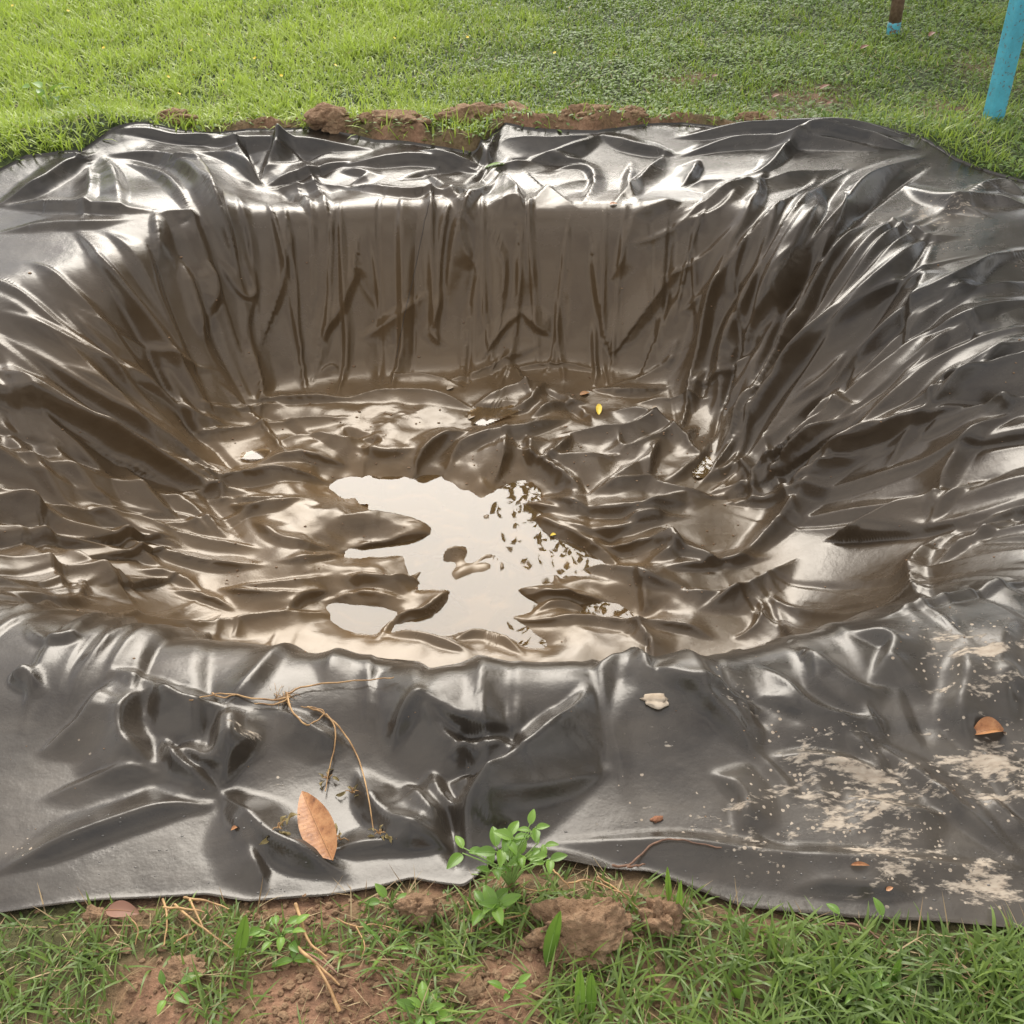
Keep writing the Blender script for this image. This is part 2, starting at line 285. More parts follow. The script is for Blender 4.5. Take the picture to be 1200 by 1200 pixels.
_rf(10, 560, 1050, 170, 235, 150, 40, 40, 110, 4, 7, .5, .9)
_rf(14, 820, 1180, 740, 960, 40, 40, 50, 120, 5, 9, .3, .6)   # apron, right
FOLD_GAIN = 1.35
def tent(d, wp, wn):
    x = np.sqrt((d/np.where(d > 0, wp, wn))**2+.004)-.063
    return np.clip(1-x, 0, 1)**1.55
xs = np.linspace(XL, XR, NX)
yy = np.zeros((NY, NX))
Zs = blur(Z, 2)
vq = np.linspace(0, 1, NY)
for i, x in enumerate(xs):
    a, b = near_y(x), far_y(x); q = np.linspace(a, b, 500)
    z = bilin(Zs, GX0, GY0, GD, np.full(500, x), q)
    s = np.concatenate([[0], np.cumsum(np.hypot(np.diff(q), .9*np.diff(z)))]); s /= s[-1]
    yy[:, i] = np.interp(vq, s, q)
Xg = np.broadcast_to(xs, (NY, NX)).copy()
B = np.stack([Xg, yy, H(Xg, yy)], -1)
NB = Nrm(Xg, yy)
disp = np.zeros((NY, NX))
Bf = B.reshape(-1, 3); Nf = NB.reshape(-1, 3); dF = disp.reshape(-1)
cid = (np.clip((Bf[:, 0]-XL)/.1, 0, 60).astype(int), np.clip(Bf[:, 1]/.1, 0, 60).astype(int))
for fo in FOLDS:
    w_, hh = fo[0], fo[1]; pts = np.array(fo[2:], float)
    if len(pts) > 2: pts[0] += .22*(pts[0]-pts[1]); pts[-1] += .3*(pts[-1]-pts[-2])
    if 245 < pts[:, 1].mean() < 440 and 270 < pts[:, 0].mean() < 800: w_ *= .8; hh *= .72
    if pts[:, 1].mean() > 780 and hh > 0: w_ *= 1.22; hh *= 1.12
    P = hit(pts[:, 0], pts[:, 1])
    if len(P) > 2: P = chaikin(P, 2, False)
    dep = P[:, 1]*cP-(P[:, 2]-CAM_H)*sP
    w = w_*float(np.median(dep))/1200
    if pts[:, 1].mean() < 262: w *= 1.1; hh *= 1.05
    lo = P.min(0)-4.5*w; hi_ = P.max(0)+4.5*w
    j0, j1 = np.searchsorted(xs, [lo[0], hi_[0]])
    sub = B[:, j0:j1]; m = (sub[..., 1] > lo[1]) & (sub[..., 1] < hi_[1]) & (sub[..., 2] > lo[2]) & (sub[..., 2] < hi_[2])
    Q = sub[m]; NQ = NB[:, j0:j1][m]
    if len(Q) == 0: continue
    bd = np.full(len(Q), 1e9); bs = np.zeros(len(Q)); bt = np.zeros(len(Q))
    sl_ = np.linalg.norm(np.diff(P, axis=0), axis=1); cum = np.concatenate([[0], np.cumsum(sl_)])
    for a in range(len(P)-1):
        e = P[a+1]-P[a]; ee = e@e+1e-12
        r = Q-P[a]; t_ = np.clip(r@e/ee, 0, 1); dv = r-t_[:, None]*e
        d = np.linalg.norm(dv, axis=1); u = d < bd
        sd_ = np.einsum('ij,ij->i', np.cross(np.broadcast_to(e/np.sqrt(ee), dv.shape), dv), NQ)
        bs = np.where(u, np.where(sd_ >= 0, d, -d), bs); bt = np.where(u, cum[a]+t_*sl_[a], bt); bd = np.where(u, d, bd)
    T = bt/cum[-1]
    taper = sstep(0, .36, T)*sstep(0, .36, 1-T)
    wl = w*(.35+.65*taper)
    rnd = np.array([RNG.uniform(2.6, 4.2), RNG.uniform(1.1, 1.6)])[::RNG.choice((1, -1))]
    prf = tent(bs, wl*rnd[0], wl*rnd[1])
    tmp = disp[:, j0:j1]
    tmp[m] += hh*w*taper*prf*FOLD_GAIN
# long tension folds running over the rim and down the bank into the bed
SA, SB, SR = -.75, .6, 1.0; SLn = SB-SA; RT = 2*SLn+2*np.pi*SR; SY = 2.72
def stad(x, y):
    x = np.asarray(x, float); y = np.asarray(y, float); cx = np.clip(x, SA, SB); rho = np.hypot(x-cx, y-SY)+1e-6
    an = np.arctan2(y-SY, x-cx)
    s_ = np.where((x >= SA) & (x <= SB), np.where(y > SY, x-SA, SLn+np.pi*SR+SB-x), np.where(x > SB, SLn+SR*(np.pi/2-an), 2*SLn+np.pi*SR+SR*((-np.pi/2-an) % (2*np.pi))))
    return s_, np.where((x >= SA) & (x <= SB), 1.0, rho/SR)
X_, Y_ = B[..., 0], B[..., 1]
sarc, swid = stad(X_, Y_)
bestd, rin = polydist(X_, Y_, RIM)
qd = np.where(rin, bestd, -bestd)
sarc = sarc+.02*fbm(X_*4, Y_*4, 2, 301)
def rim_s(x, y): return float(stad(x, y)[0])
rr_ = np.random.default_rng(77)
#  (from, to on the rim, number, reach outward, reach inward, width, height ratio)
ZONES = [((-1.0, 3.9), (.9, 3.9), 26, (-.02, .25), (.3, .6), (.006, .016), (1.2, 2.0)), ((.9, 3.9), (1.5, 3.2), 17, (.1, .5), (.6, 1.1), (.012, .034), (1.1, 1.7)), ((1.5, 3.2), (1.62, 2.0), 16, (.05, .3), (.6, 1.1), (.013, .038), (1., 1.6)),
         ((1.62, 2.0), (.8, 1.62), 16, (.02, .28), (.3, .9), (.009, .022), (.7, 1.1)), ((.8, 1.62), (-.7, 1.56), 13, (.05, .40), (.1, .4), (.010, .030), (.4, .9)), ((-.7, 1.56), (-1.8, 1.75), 16, (.05, .35), (.3, .8), (.009, .022), (.6, 1.)),
         ((-1.8, 1.75), (-1.8, 3.22), 15, (.0, .2), (.7, 1.3), (.013, .038), (.8, 1.4)), ((-1.8, 3.22), (-1.0, 3.9), 13, (.05, .4), (.3, .7), (.010, .030), (1., 1.5))]
for (pa, pb, n_, ro, ri, rw, rh) in ZONES:
    sa, sb = rim_s(*pa), rim_s(*pb)
    if sb < sa: sb += RT
    for i in range(n_):
        s0 = (sa+(sb-sa)*(i+rr_.uniform(.1, .9))/n_) % RT; o_ = -rr_.uniform(*ro); i_ = rr_.uniform(*ri)
        if rr_.random() < .2: o_ = max(o_, rr_.uniform(0, .6)*i_)
        w0 = rr_.uniform(*rw); h0 = rr_.uniform(*rh)*rr_.choice((1, 1, 1, -.8)); dr_ = rr_.normal(0, .12); wob = rr_.uniform(.0, .025); ph = rr_.uniform(0, 6.28); asp, asn = (rr_.uniform(2.6, 4.5), rr_.uniform(1.1, 1.8))[::int(rr_.choice((1, -1)))]
        ds = (sarc-s0+RT/2) % RT-RT/2
        m = (np.abs(ds) < .2+.3*abs(dr_)) & (qd > o_-.05) & (qd < i_+.05)
        if not m.any(): continue
        q_ = qd[m]; d0 = ds[m]*swid[m]-dr_*q_-wob*np.sin(q_*7+ph); T = (q_-o_)/(i_-o_)
        tp = sstep(0, .3, T)*sstep(0, .45, 1-T); wl = w0*(.4+.6*tp)*(1+.25*np.sin(q_*11+ph))
        disp[m] += h0*w0*tp*tent(d0, wl*asp, wl*asn)
B2 = B+NB*disp[..., None]

# ---------------------------------------------------------------- let the film settle: position based cloth, so the slack crumples by itself
def H_fast(x, y): return bilin(DX_H, GX0, GY0, GD, x, y)
def settle(P, e, iters, grav, bend=.016, seed=3, keep=.03):
    rng = np.random.default_rng(seed)
    P = P.copy(); T_ = P.copy(); V = np.zeros_like(P)
    def rl(a, b): return np.linalg.norm(a-b, axis=-1)
    ex, ey = e
    Lx = rl(P[:, 1:], P[:, :-1])*(1+ex[:, 1:]); Ly = rl(P[1:], P[:-1])*(1+ey[1:])
    ed = (ex+ey)[1:, 1:]/2
    La = rl(P[1:, 1:], P[:-1, :-1])*(1+ed); Lb = rl(P[1:, :-1], P[:-1, 1:])*(1+ed)
    P += NBs*(rng.normal(0, .0008, P.shape[:2]))[..., None]
    def cons(A, Bq, Lr, st):
        d = Bq-A; l = np.sqrt((d*d).sum(-1))+1e-9
        c = (st*.5*(l-Lr)/l)[..., None]*d
        A += c; Bq -= c
    for it in range(iters):
        P0_ = P.copy()
        V[..., 2] -= grav
        P += V
        for rep in range(2):
            for o in (0, 1):
                nx = (P.shape[1]-o)//2*2; ny = (P.shape[0]-o)//2*2
                cons(P[:, o:o+nx:2], P[:, o+1:o+nx:2], Lx[:, o::2][:, :nx//2], 1.0)
                cons(P[o:o+ny:2], P[o+1:o+ny:2], Ly[o::2][:ny//2], 1.0)
            for o in (0, 1):
                ny = (P.shape[0]-o)//2*2
                cons(P[o:o+ny:2, :-1], P[o+1:o+ny:2, 1:], La[o::2][:ny//2], .5)
                cons(P[o:o+ny:2, 1:], P[o+1:o+ny:2, :-1], Lb[o::2][:ny//2], .5)
        # bending
        if True:
            Lp = np.zeros_like(P)
            Lp[:, 1:-1] += (P[:, 2:]+P[:, :-2])*.5-P[:, 1:-1]
            Lp[1:-1] += (P[2:]+P[:-2])*.5-P[1:-1]
            P += bend*Lp
        P += keep*(T_-P)
        pen = ((T_-P)*NBs).sum(-1)-.004
        con = pen > 0
        P += NBs*np.where(con, pen, 0)[..., None]
        V = (P-P0_)*.86
        V[con] *= .35
        # the hem stays where it was laid
        P[0] = T_[0]; P[-1] = T_[-1]; P[:, 0] = T_[:, 0]; P[:, -1] = T_[:, -1]
    return P
st = 2
Ps = B2[::st, ::st]; NBs = NB[::st, ::st]
Sd = Ps[..., 2]
inpit = sstep(-.02, -.2, Sd)
n1 = .5+.5*fbm(Ps[..., 0]*1.7, Ps[..., 1]*1.7, 3, 21)
bedk = sstep(-.40, -.54, Sd)
EXC = (.003+(.012+.036*bedk)*inpit*n1*1.6+.006*n1)
NBc = NBs; gxn = -NBs[..., 0]; gyn = -NBs[..., 1]; gl = np.hypot(gxn, gyn)+1e-6; sl2 = np.clip(gl/.35, 0, 1)
ax_ = 1-.93*sl2*(gxn/gl)**2; ay_ = 1-.93*sl2*(gyn/gl)**2
t1 = time.time()
Pn = settle(Ps, (EXC*ax_, EXC*ay_), 130, .0006)
print('settle', round(time.time()-t1, 1), 's')
# bring the settled shape up to the fine grid (Catmull-Rom along both axes), keeping the traced relief's finest part
def binom(A):
    A = A.copy(); A[1:-1] = .25*(A[2:]+A[:-2])+.5*A[1:-1]; A[:, 1:-1] = .25*(A[:, 2:]+A[:, :-2])+.5*A[:, 1:-1]; return A
_e = Pn[0].copy(), Pn[-1].copy(); Pn = .35*Pn+.65*binom(Pn); Pn[0], Pn[-1] = _e
def up2(A, n):
    m = A.shape[0]; u = np.linspace(0, m-1, n); i = np.clip(u.astype(int), 0, m-2); f = (u-i)[:, None, None]
    a = A[np.clip(i-1, 0, m-1)]; b = A[i]; c = A[i+1]; d = A[np.clip(i+2, 0, m-1)]
    return .5*((2*b)+(-a+c)*f+(2*a-5*b+4*c-d)*f*f+(-a+3*b-3*c+d)*f**3)
LIN = up2(up2(Pn, NY).transpose(1, 0, 2), NX).transpose(1, 0, 2).copy()
NBs = NB; t1 = time.time()
e2 = .004+.006*sstep(-.02, -.2, LIN[..., 2])*(.5+.5*fbm(Xg*3, yy*3, 2, 63))
LIN = settle(LIN, (e2*1.5, e2*1.5), 22, .0003, bend=.012)
for _ in range(1): LIN[1:-1, 1:-1] = .6*LIN[1:-1, 1:-1]+.1*(LIN[2:, 1:-1]+LIN[:-2, 1:-1]+LIN[1:-1, 2:]+LIN[1:-1, :-2])
print('settle fine', round(time.time()-t1, 1), 's')

# crisp crests back: the finest part of the laid folds goes on top of the settled film
_s = B2[..., :].copy()
for _ in range(7): _s = binom(_s)
_d = ((B2-_s)*NB).sum(-1); LIN = LIN+NB*(.75*np.clip(_d, -.012, .012))[..., None]; del _s, _d

# ---------------------------------------------------------------- materials
class Mat:
    def __init__(s, name):
        s.m = bpy.data.materials.new(name); s.m.use_nodes = True; s.t = s.m.node_tree; s.t.nodes.clear()
        s.out = s.n('ShaderNodeOutputMaterial')
    def n(s, t, ins=None, **k):
        o = s.t.nodes.new(t)
        for a, b in k.items(): setattr(o, a, b)
        for a, b in (ins or {}).items(): s.set(o, a, b)
        return o
    def set(s, o, a, b):
        if isinstance(b, bpy.types.NodeSocket): s.t.links.new(b, o.inputs[a])
        else: o.inputs[a].default_value = b
    def noise(s, sc, det=4, rough=.55, vec=None, dist=0.0):
        return s.n('ShaderNodeTexNoise', {'Scale': sc, 'Detail': det, 'Roughness': rough, 'Distortion': dist, **({'Vector': vec} if vec else {})})
    def ramp(s, fac, *st):
        r = s.n('ShaderNodeValToRGB', {0: fac}); e = r.color_ramp.elements
        while len(e) < len(st): e.new(.5)
        for q, (p, c) in zip(e, st): q.position = p; q.color = (*c, 1) if len(c) == 3 else c
        return r.outputs[0]
    def rng(s, v, a, b, c, d): return s.n('ShaderNodeMapRange', {0: v, 1: a, 2: b, 3: c, 4: d}).outputs[0]
    def math(s, op, a, b): return s.n('ShaderNodeMath', {0: a, 1: b}, operation=op).outputs[0]
    def mix(s, f, a, b):
        return s.n('ShaderNodeMix', {0: f, 6: a, 7: b}, data_type='RGBA').outputs[2]
    def pos(s): return s.n('ShaderNodeTexCoord').outputs['Object']
    def bsdf(s, **k):
        b = s.n('ShaderNodeBsdfPrincipled')
        for a, v in k.items(): s.set(b, a.replace('_', ' '), v)
        return b
    def done(s, sh): s.t.links.new(sh, s.out.inputs[0]); return s.m
def rgb(*c): return (*c, 1.0)
def attr(M, name): return M.n('ShaderNodeAttribute', attribute_name=name)

def mat_liner():
    M = Mat('black_film'); p = M.pos()
    mud = attr(M, 'mud').outputs['Fac']; silt_glow = attr(M, 'silt_glow').outputs['Fac']
    st = M.noise(9, 5, .6, p).outputs[0]
    base = M.mix(M.rng(st, .35, .7, 0, 1), rgb(.017, .016, .015), rgb(.034, .031, .027))
    base = M.mix(silt_glow, base, rgb(.15, .092, .042))  # brown of the bed silt, also used for the painted warm glow
    # streaks of dried mud: patches, splashes and specks where the attribute allows
    mp = M.n('ShaderNodeMapping', {'Vector': p, 'Rotation': (0, 0, -.5), 'Scale': (1, 2.6, 1)}).outputs[0]
    a = M.noise(7, 7, .68, mp, .6).outputs[0]
    b = M.noise(42, 4, .6, mp).outputs[0]
    sm = M.math('ADD', M.math('MULTIPLY', a, .62), M.math('MULTIPLY', b, .38))
    th = M.math('ADD', sm, M.math('MULTIPLY', mud, .27))
    patch = M.rng(th, .725, .79, 0, 1)
    vo = M.n('ShaderNodeTexVoronoi', {'Vector': p, 'Scale': 110.0, 'Randomness': 1.0})
    dots = M.math('MULTIPLY', M.math('LESS_THAN', vo.outputs['Distance'], M.rng(M.n('ShaderNodeSeparateColor', {0: vo.outputs['Color']}).outputs[1], .3, 1, .08, .42)), M.rng(M.math('ADD', M.n('ShaderNodeSeparateColor', {0: vo.outputs['Color']}).outputs[0], M.math('MULTIPLY', mud, .9)), 1.30, 1.34, 0, 1))
    f = M.math('MAXIMUM', patch, dots)
    mc = M.mix(M.rng(b, .3, .7, 0, 1), rgb(.26, .20, .145), rgb(.43, .365, .29))
    col = M.mix(f, base, mc)
    film = M.rng(M.math('ADD', M.noise(4, 6, .65, mp).outputs[0], M.math('MULTIPLY', mud, .34)), .5, .9, 0, .6)
    col = M.mix(M.math('MULTIPLY', film, .3), col, rgb(.20, .16, .12))
    rough = M.math('ADD', M.rng(st, .3, .7, .185, .275), M.math('ADD', M.math('MULTIPLY', f, .5), M.math('MULTIPLY', film, .22)))
    bn = M.noise(160, 3, .6, p).outputs[0]; b2 = M.noise(26, 3, .5, p).outputs[0]
    hgt = M.math('ADD', M.math('ADD', M.math('MULTIPLY', bn, .0004), M.math('MULTIPLY', f, .0012)), M.math('MULTIPLY', b2, .0018))
    bp = M.n('ShaderNodeBump', {'Height': hgt, 'Distance': 1.0, 'Strength': .6})
    s = M.bsdf(Base_Color=col, Roughness=rough, IOR=1.5, Normal=bp.outputs[0])
    s.inputs['Specular IOR Level'].default_value = .52
    M.set(s, 'Specular Tint', M.mix(M.rng(silt_glow, 0, .6, 0, 1), rgb(1.0, .98, .96), rgb(1.0, .90, .78)))  # sheen tinted amber along with the painted glow
    return M.done(s.outputs[0])

def mat_water():
    M = Mat('pool_water'); p = M.pos()
    n = M.noise(5, 2, .5, p).outputs[0]
    bp = M.n('ShaderNodeBump', {'Height': n, 'Distance': .002, 'Strength': .25})
    g = M.n('ShaderNodeBsdfGlossy', {'Color': rgb(1, 1, 1), 'Roughness': .015, 'Normal': bp.outputs[0]})
    tr = M.n('ShaderNodeBsdfTransparent', {'Color': rgb(.72, .58, .40)})
    df = M.n('ShaderNodeBsdfDiffuse', {'Color': rgb(.20, .13, .06)})
    m1 = M.n('ShaderNodeMixShader', {0: .35, 1: tr.outputs[0], 2: df.outputs[0]})
    fr = M.n('ShaderNodeFresnel', {'IOR': 1.42, 'Normal': bp.outputs[0]})
    m2 = M.n('ShaderNodeMixShader', {0: fr.outputs[0], 1: m1.outputs[0], 2: g.outputs[0]})
    return M.done(m2.outputs[0])

def mat_soil():
    M = Mat('red_soil'); p = M.pos()
    a = M.noise(6, 8, .65, p).outputs[0]; b = M.noise(60, 5, .7, p).outputs[0]
    col = M.ramp(M.math('ADD', M.math('MULTIPLY', a, .5), M.math('MULTIPLY', b, .5)), (.32, (.12, .065, .033)), (.5, (.29, .175, .098)), (.7, (.48, .33, .20)))
    bp = M.n('ShaderNodeBump', {'Height': M.math('ADD', M.math('MULTIPLY', a, .6), b), 'Distance': .02, 'Strength': .9})
    s = M.bsdf(Base_Color=col, Roughness=.95, Normal=bp.outputs[0])
    return M.done(s.outputs[0])

def mat_ground():
    M = Mat('earth_under_grass'); p = M.pos()
    so_ = attr(M, 'soil').outputs['Fac']
    a = M.noise(6, 8, .65, p).outputs[0]; b = M.noise(60, 5, .7, p).outputs[0]
    mixn = M.math('ADD', M.math('MULTIPLY', a, .5), M.math('MULTIPLY', b, .5))
    soil = M.ramp(mixn, (.32, (.10, .056, .033)), (.5, (.27, .145, .085)), (.7, (.45, .28, .175)))
    gr = M.ramp(M.noise(30, 6, .7, p).outputs[0], (.3, (.018, .028, .008)), (.5, (.045, .062, .016)), (.72, (.10, .12, .035)))
    col = M.mix(so_, gr, soil)
    bp = M.n('ShaderNodeBump', {'Height': mixn, 'Distance': .03, 'Strength': .9})
    s = M.bsdf(Base_Color=col, Roughness=.95, Normal=bp.outputs[0])
    return M.done(s.outputs[0])

def mat_leafy(name, c0, c1, rough=.45, trans=.35, tcol=None, use_attr=True):
    M = Mat(name)
    a = attr(M, 'tone').outputs['Fac'] if use_attr else M.noise(12, 4, .6, M.pos()).outputs[0]
    col = M.mix(a, rgb(*c0), rgb(*c1))
    s = M.bsdf(Base_Color=col, Roughness=rough)
    t = M.n('ShaderNodeBsdfTranslucent', {'Color': M.mix(.5, col, rgb(*(tcol or c1)))})
    m = M.n('ShaderNodeMixShader', {0: trans, 1: s.outputs[0], 2: t.outputs[0]})
    return M.done(m.outputs[0])

def np_mesh(name, verts, faces_flat, loop_counts, mat, attrs=None, smooth=True, mats=None, mat_idx=None):
    me = bpy.data.meshes.new(name)
    verts = np.asarray(verts, np.float32).reshape(-1, 3)
    ff = np.asarray(faces_flat, np.int32).ravel(); lc = np.asarray(loop_counts, np.int32)
    me.vertices.add(len(verts)); me.vertices.foreach_set('co', verts.ravel())
    me.loops.add(len(ff)); me.loops.foreach_set('vertex_index', ff)
    me.polygons.add(len(lc)); me.polygons.foreach_set('loop_start', np.concatenate([[0], np.cumsum(lc)[:-1]]).astype(np.int32))
    try: me.polygons.foreach_set('loop_total', lc)
    except Exception: pass
    for k_, v_ in (attrs or {}).items():
        at = me.attributes.new(k_, 'FLOAT', 'POINT'); at.data.foreach_set('value', np.asarray(v_, np.float32).ravel())
    for m_ in (mats or [mat]): me.materials.append(m_)
    if mat_idx is not None: me.polygons.foreach_set('material_index', np.asarray(mat_idx, np.int32))
    me.update(calc_edges=True)
    me.polygons.foreach_set('use_smooth', np.full(len(lc), smooth)); me.update()
    return me
def grid_faces(ny, nx):
    i = np.arange(ny*nx).reshape(ny, nx)
    return np.stack([i[:-1, :-1], i[:-1, 1:], i[1:, 1:], i[1:, :-1]], -1).reshape(-1, 4)
def link(name, me, parent=None, label=None, cat=None, group=None, kind=None):
    o = bpy.data.objects.new(name, me); COL.objects.link(o)
    if parent: o.parent = parent
    if label: o['label'] = label
    if cat: o['category'] = cat
    if group: o['group'] = group
    if kind: o['kind'] = kind
    return o

# ---------------------------------------------------------------- the liner
PXm, PYm = proj(LIN[..., 0], LIN[..., 1], LIN[..., 2])
def blob(x, y, rx, ry=None):
    ry = ry or rx
    return np.exp(-(((LIN[..., 0]-x)/rx)**2+((LIN[..., 1]-y)/ry)**2))
def wpt(px, py): return hit(np.array([px]), np.array([py]))[0]
mud = np.zeros((NY, NX))
for px, py, r, a in ((1150, 770, .22, .85), (1120, 860, .2, .6), (1010, 930, .25, .9), (1060, 1000, .16, .95), (1150, 1030, .1, 1.1), (930, 880, .2, .55), (760, 880, .2, .38), (900, 960, .22, .7), (1180, 900, .2, .9),
                     (740, 930, .2, .45), (1100, 250, .25, .75), (1130, 290, .2, .5), (1000, 190, .2, .45), (690, 240, .12, .5), (290, 860, .05, .8), (330, 915, .07, .55), (90, 870, .09, .5), (100, 930, .3, .25), (850, 800, .15, .5),
                     (150, 760, .12, .35), (160, 250, .08, .6), (1030, 680, .15, .35), (480, 930, .1, .3), (650, 770, .3, .2), (300, 765, .1, .4), (20, 990, .05, .7)):
    c = wpt(px, py); mud = np.maximum(mud, a*blob(c[0], c[1], r, r*.8))
silt_glow = sstep(-.50, -.60, LIN[..., 2])*(.02+.5*(.5+.5*fbm(LIN[..., 0]*5, LIN[..., 1]*5, 4, 31)))+.22*sstep(.1, -.3, LIN[..., 2])+.15
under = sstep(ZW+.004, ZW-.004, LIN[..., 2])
silt_glow = silt_glow-.12+.26*blob(0, 3.75, 1.1, .35)+.36*blob(-.75, 2.75, 1.0, 1.15)*(.75+.5*fbm(LIN[..., 0]*2.2, LIN[..., 1]*2.2, 4, 35))  # amber glow painted into the colour of back wall and left-centre pit
silt_glow = np.clip(np.maximum(silt_glow, under*.9), 0, 1)
me = np_mesh('liner_film', LIN, grid_faces(NY, NX), np.full((NY-1)*(NX-1), 4), mat_liner(), {'mud': mud, 'silt_glow': silt_glow})
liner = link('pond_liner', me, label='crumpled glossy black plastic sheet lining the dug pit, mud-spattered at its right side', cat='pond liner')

# ---------------------------------------------------------------- water in the bed
wm = mat_water()
def pool_obj(poly, z, label, pad=.05):
    p = np.array(poly); c = p.mean(0)
    n = len(p); lo = p.min(0)-pad; hi2 = p.max(0)+pad
    gx_ = np.linspace(lo[0], hi2[0], 24); gy_ = np.linspace(lo[1], hi2[1], 24); a, b = np.meshgrid(gx_, gy_)
    d_, i_ = polydist(a, b, p); keepv = (i_ | (d_ < pad)).ravel()
    f = grid_faces(24, 24); f = f[keepv[f].all(1)]
    used = np.unique(f); rm = -np.ones(576, int); rm[used] = np.arange(len(used))
    v = np.stack([a.ravel(), b.ravel(), np.full(576, z)], 1)[used]
    me = np_mesh('water', v, rm[f], np.full(len(f), 4), wm)
    return link('water', me, label=label, kind='structure')
pool_obj(POOL, ZW, 'rainwater pooled in the bed of the pit, reflecting white sky', .06)

for q, lv, lb in zip(SMALL, LEV, ('small wet pool at the left foot of the bank', 'small puddle in folds at the right foot of the bank', 'shallow wet hollow in the middle of the bed')):
    pool_obj(q, lv, lb, .012)
# ---------------------------------------------------------------- ground sheet
def spaced(lo, hi_, step, far):
    a = np.arange(lo, hi_, step); q = step*1.5; L_ = [a[0]]; 
    while L_[-1] > -far: L_.append(L_[-1]-q); q *= 1.35
    R_ = [a[-1]]; q = step*1.5
    while R_[-1] < far: R_.append(R_[-1]+q); q *= 1.35
    return np.concatenate([L_[:0:-1], a, R_[1:]])
sx = spaced(-3.1, 3.1, .02, 300); sy = spaced(.25, 5.9, .02, 300)
GXX, GYY = np.meshgrid(sx, sy)
inside = sstep(0, .15, np.minimum.reduce([GXX+3.15, 3.15-GXX, GYY-.22, 5.95-GYY]))
hz = H(GXX, GYY)*inside
ed_n = GYY-near_y(GXX); ed_f = far_y(GXX)-GYY
inl = (GXX > XL+.03) & (GXX < XR-.03) & (ed_n > .03) & (ed_f > .03)
soilm = np.maximum(np.exp(-(np.maximum(-ed_n, 0)/.10)**2)*(ed_n < .1)*(.25+.75*sstep(.35, -.05, np.abs(GXX+.15)-.42)), 0)
soilm = np.maximum(soilm, np.exp(-((GYY-far_y(GXX))/.12)**2)*sstep(1.5, .9, np.abs(GXX+.1))*.95)
soilm = np.maximum(soilm, sstep(.0, .12, near_y(GXX)-.03-GYY)*np.exp(-(np.abs(GXX+.20)/.56)**3)*1.15*sstep(.3, .6, GYY))
for (x_, y_, r_) in ((2.6, 5.75, .25), (1.5, 5.3, .2), (1.3, 4.95, .2), (.9, 5.6, .15), (2.1, 5.0, .2)):
    soilm = np.maximum(soilm, .7*np.exp(-((GXX-x_)**2+(GYY-y_)**2)/r_**2))
soilm = np.clip(soilm*(.75+.7*fbm(GXX*9, GYY*9, 3, 44)), 0, 1)
lump = soilm*inside*(.012*(fbm(GXX*14, GYY*14, 4, 50)+.5)+.018*np.abs(fbm(GXX*6, GYY*6, 3, 51)))
lump += inside*np.exp(-((GYY-far_y(GXX)-.03)/.07)**2)*sstep(1.35, .9, np.abs(GXX+.1))*.05*(.6+fbm(GXX*5, GYY*5, 3, 77)+.7*fbm(GXX*17, GYY*17, 3, 78))
gn = Nrm(np.clip(GXX, -3.1, 3.1), np.clip(GYY, .3, 5.9))[..., 2]
gz = np.where(inl, hz-.020-.06*sstep(.0, .12, np.minimum(ed_n, ed_f))/np.maximum(gn, .35), hz+lump*sstep(0, -.04, np.minimum(ed_n, ed_f))-.010*sstep(-.06, -.0, np.minimum(ed_n, ed_f))-.004)
def GH(x, y):
    ix = np.clip(np.searchsorted(sx, x)-1, 0, len(sx)-2); iy = np.clip(np.searchsorted(sy, y)-1, 0, len(sy)-2)
    fx = (x-sx[ix])/(sx[ix+1]-sx[ix]); fy = (y-sy[iy])/(sy[iy+1]-sy[iy])
    A = gz
    return (A[iy, ix]*(1-fx)+A[iy, ix+1]*fx)*(1-fy)+(A[iy+1, ix]*(1-fx)+A[iy+1, ix+1]*fx)*fy
def SM(x, y):
    ix = np.clip(np.searchsorted(sx, x), 0, len(sx)-1); iy = np.clip(np.searchsorted(sy, y), 0, len(sy)-1); return soilm[iy, ix]
me = np_mesh('ground', np.stack([GXX, GYY, gz], -1), grid_faces(len(sy), len(sx)), np.full((len(sy)-1)*(len(sx)-1), 4), mat_ground(), {'soil': soilm})
link('ground', me, kind='structure')
print('base built', round(time.time()-T0, 1))
# ---------------------------------------------------------------- surface lookup for things lying on the film
_fl = LIN.reshape(-1, 3)
_zt = np.full((460, 520), -9.0)
_ix = np.clip(((_fl[:, 0]+2.6)/.01).astype(int), 0, 519); _iy = np.clip(((_fl[:, 1]-.5)/.01).astype(int), 0, 459)
np.maximum.at(_zt, (_iy, _ix), _fl[:, 2])
def on_film(px, py):
    """point of the settled film seen through a pixel"""
    d = (PXs-px)**2+(PYs-py)**2+DEP*3.0
    j = int(np.argmin(d)); return _fl[j].copy()
PXs, PYs = [q.ravel() for q in proj(LIN[..., 0], LIN[..., 1], LIN[..., 2])]
DEP = np.linalg.norm(_fl-np.array([0, 0, CAM_H]), axis=1)
def zfilm(x, y):
    ix = int(np.clip((x+2.6)/.01, 1, 518)); iy = int(np.clip((y-.5)/.01, 1, 458))
    v = _zt[iy-1:iy+2, ix-1:ix+2].max(); return v if v > -5 else float(H(x, y))
def zg(x, y): return float(GH(np.array(x), np.array(y)))

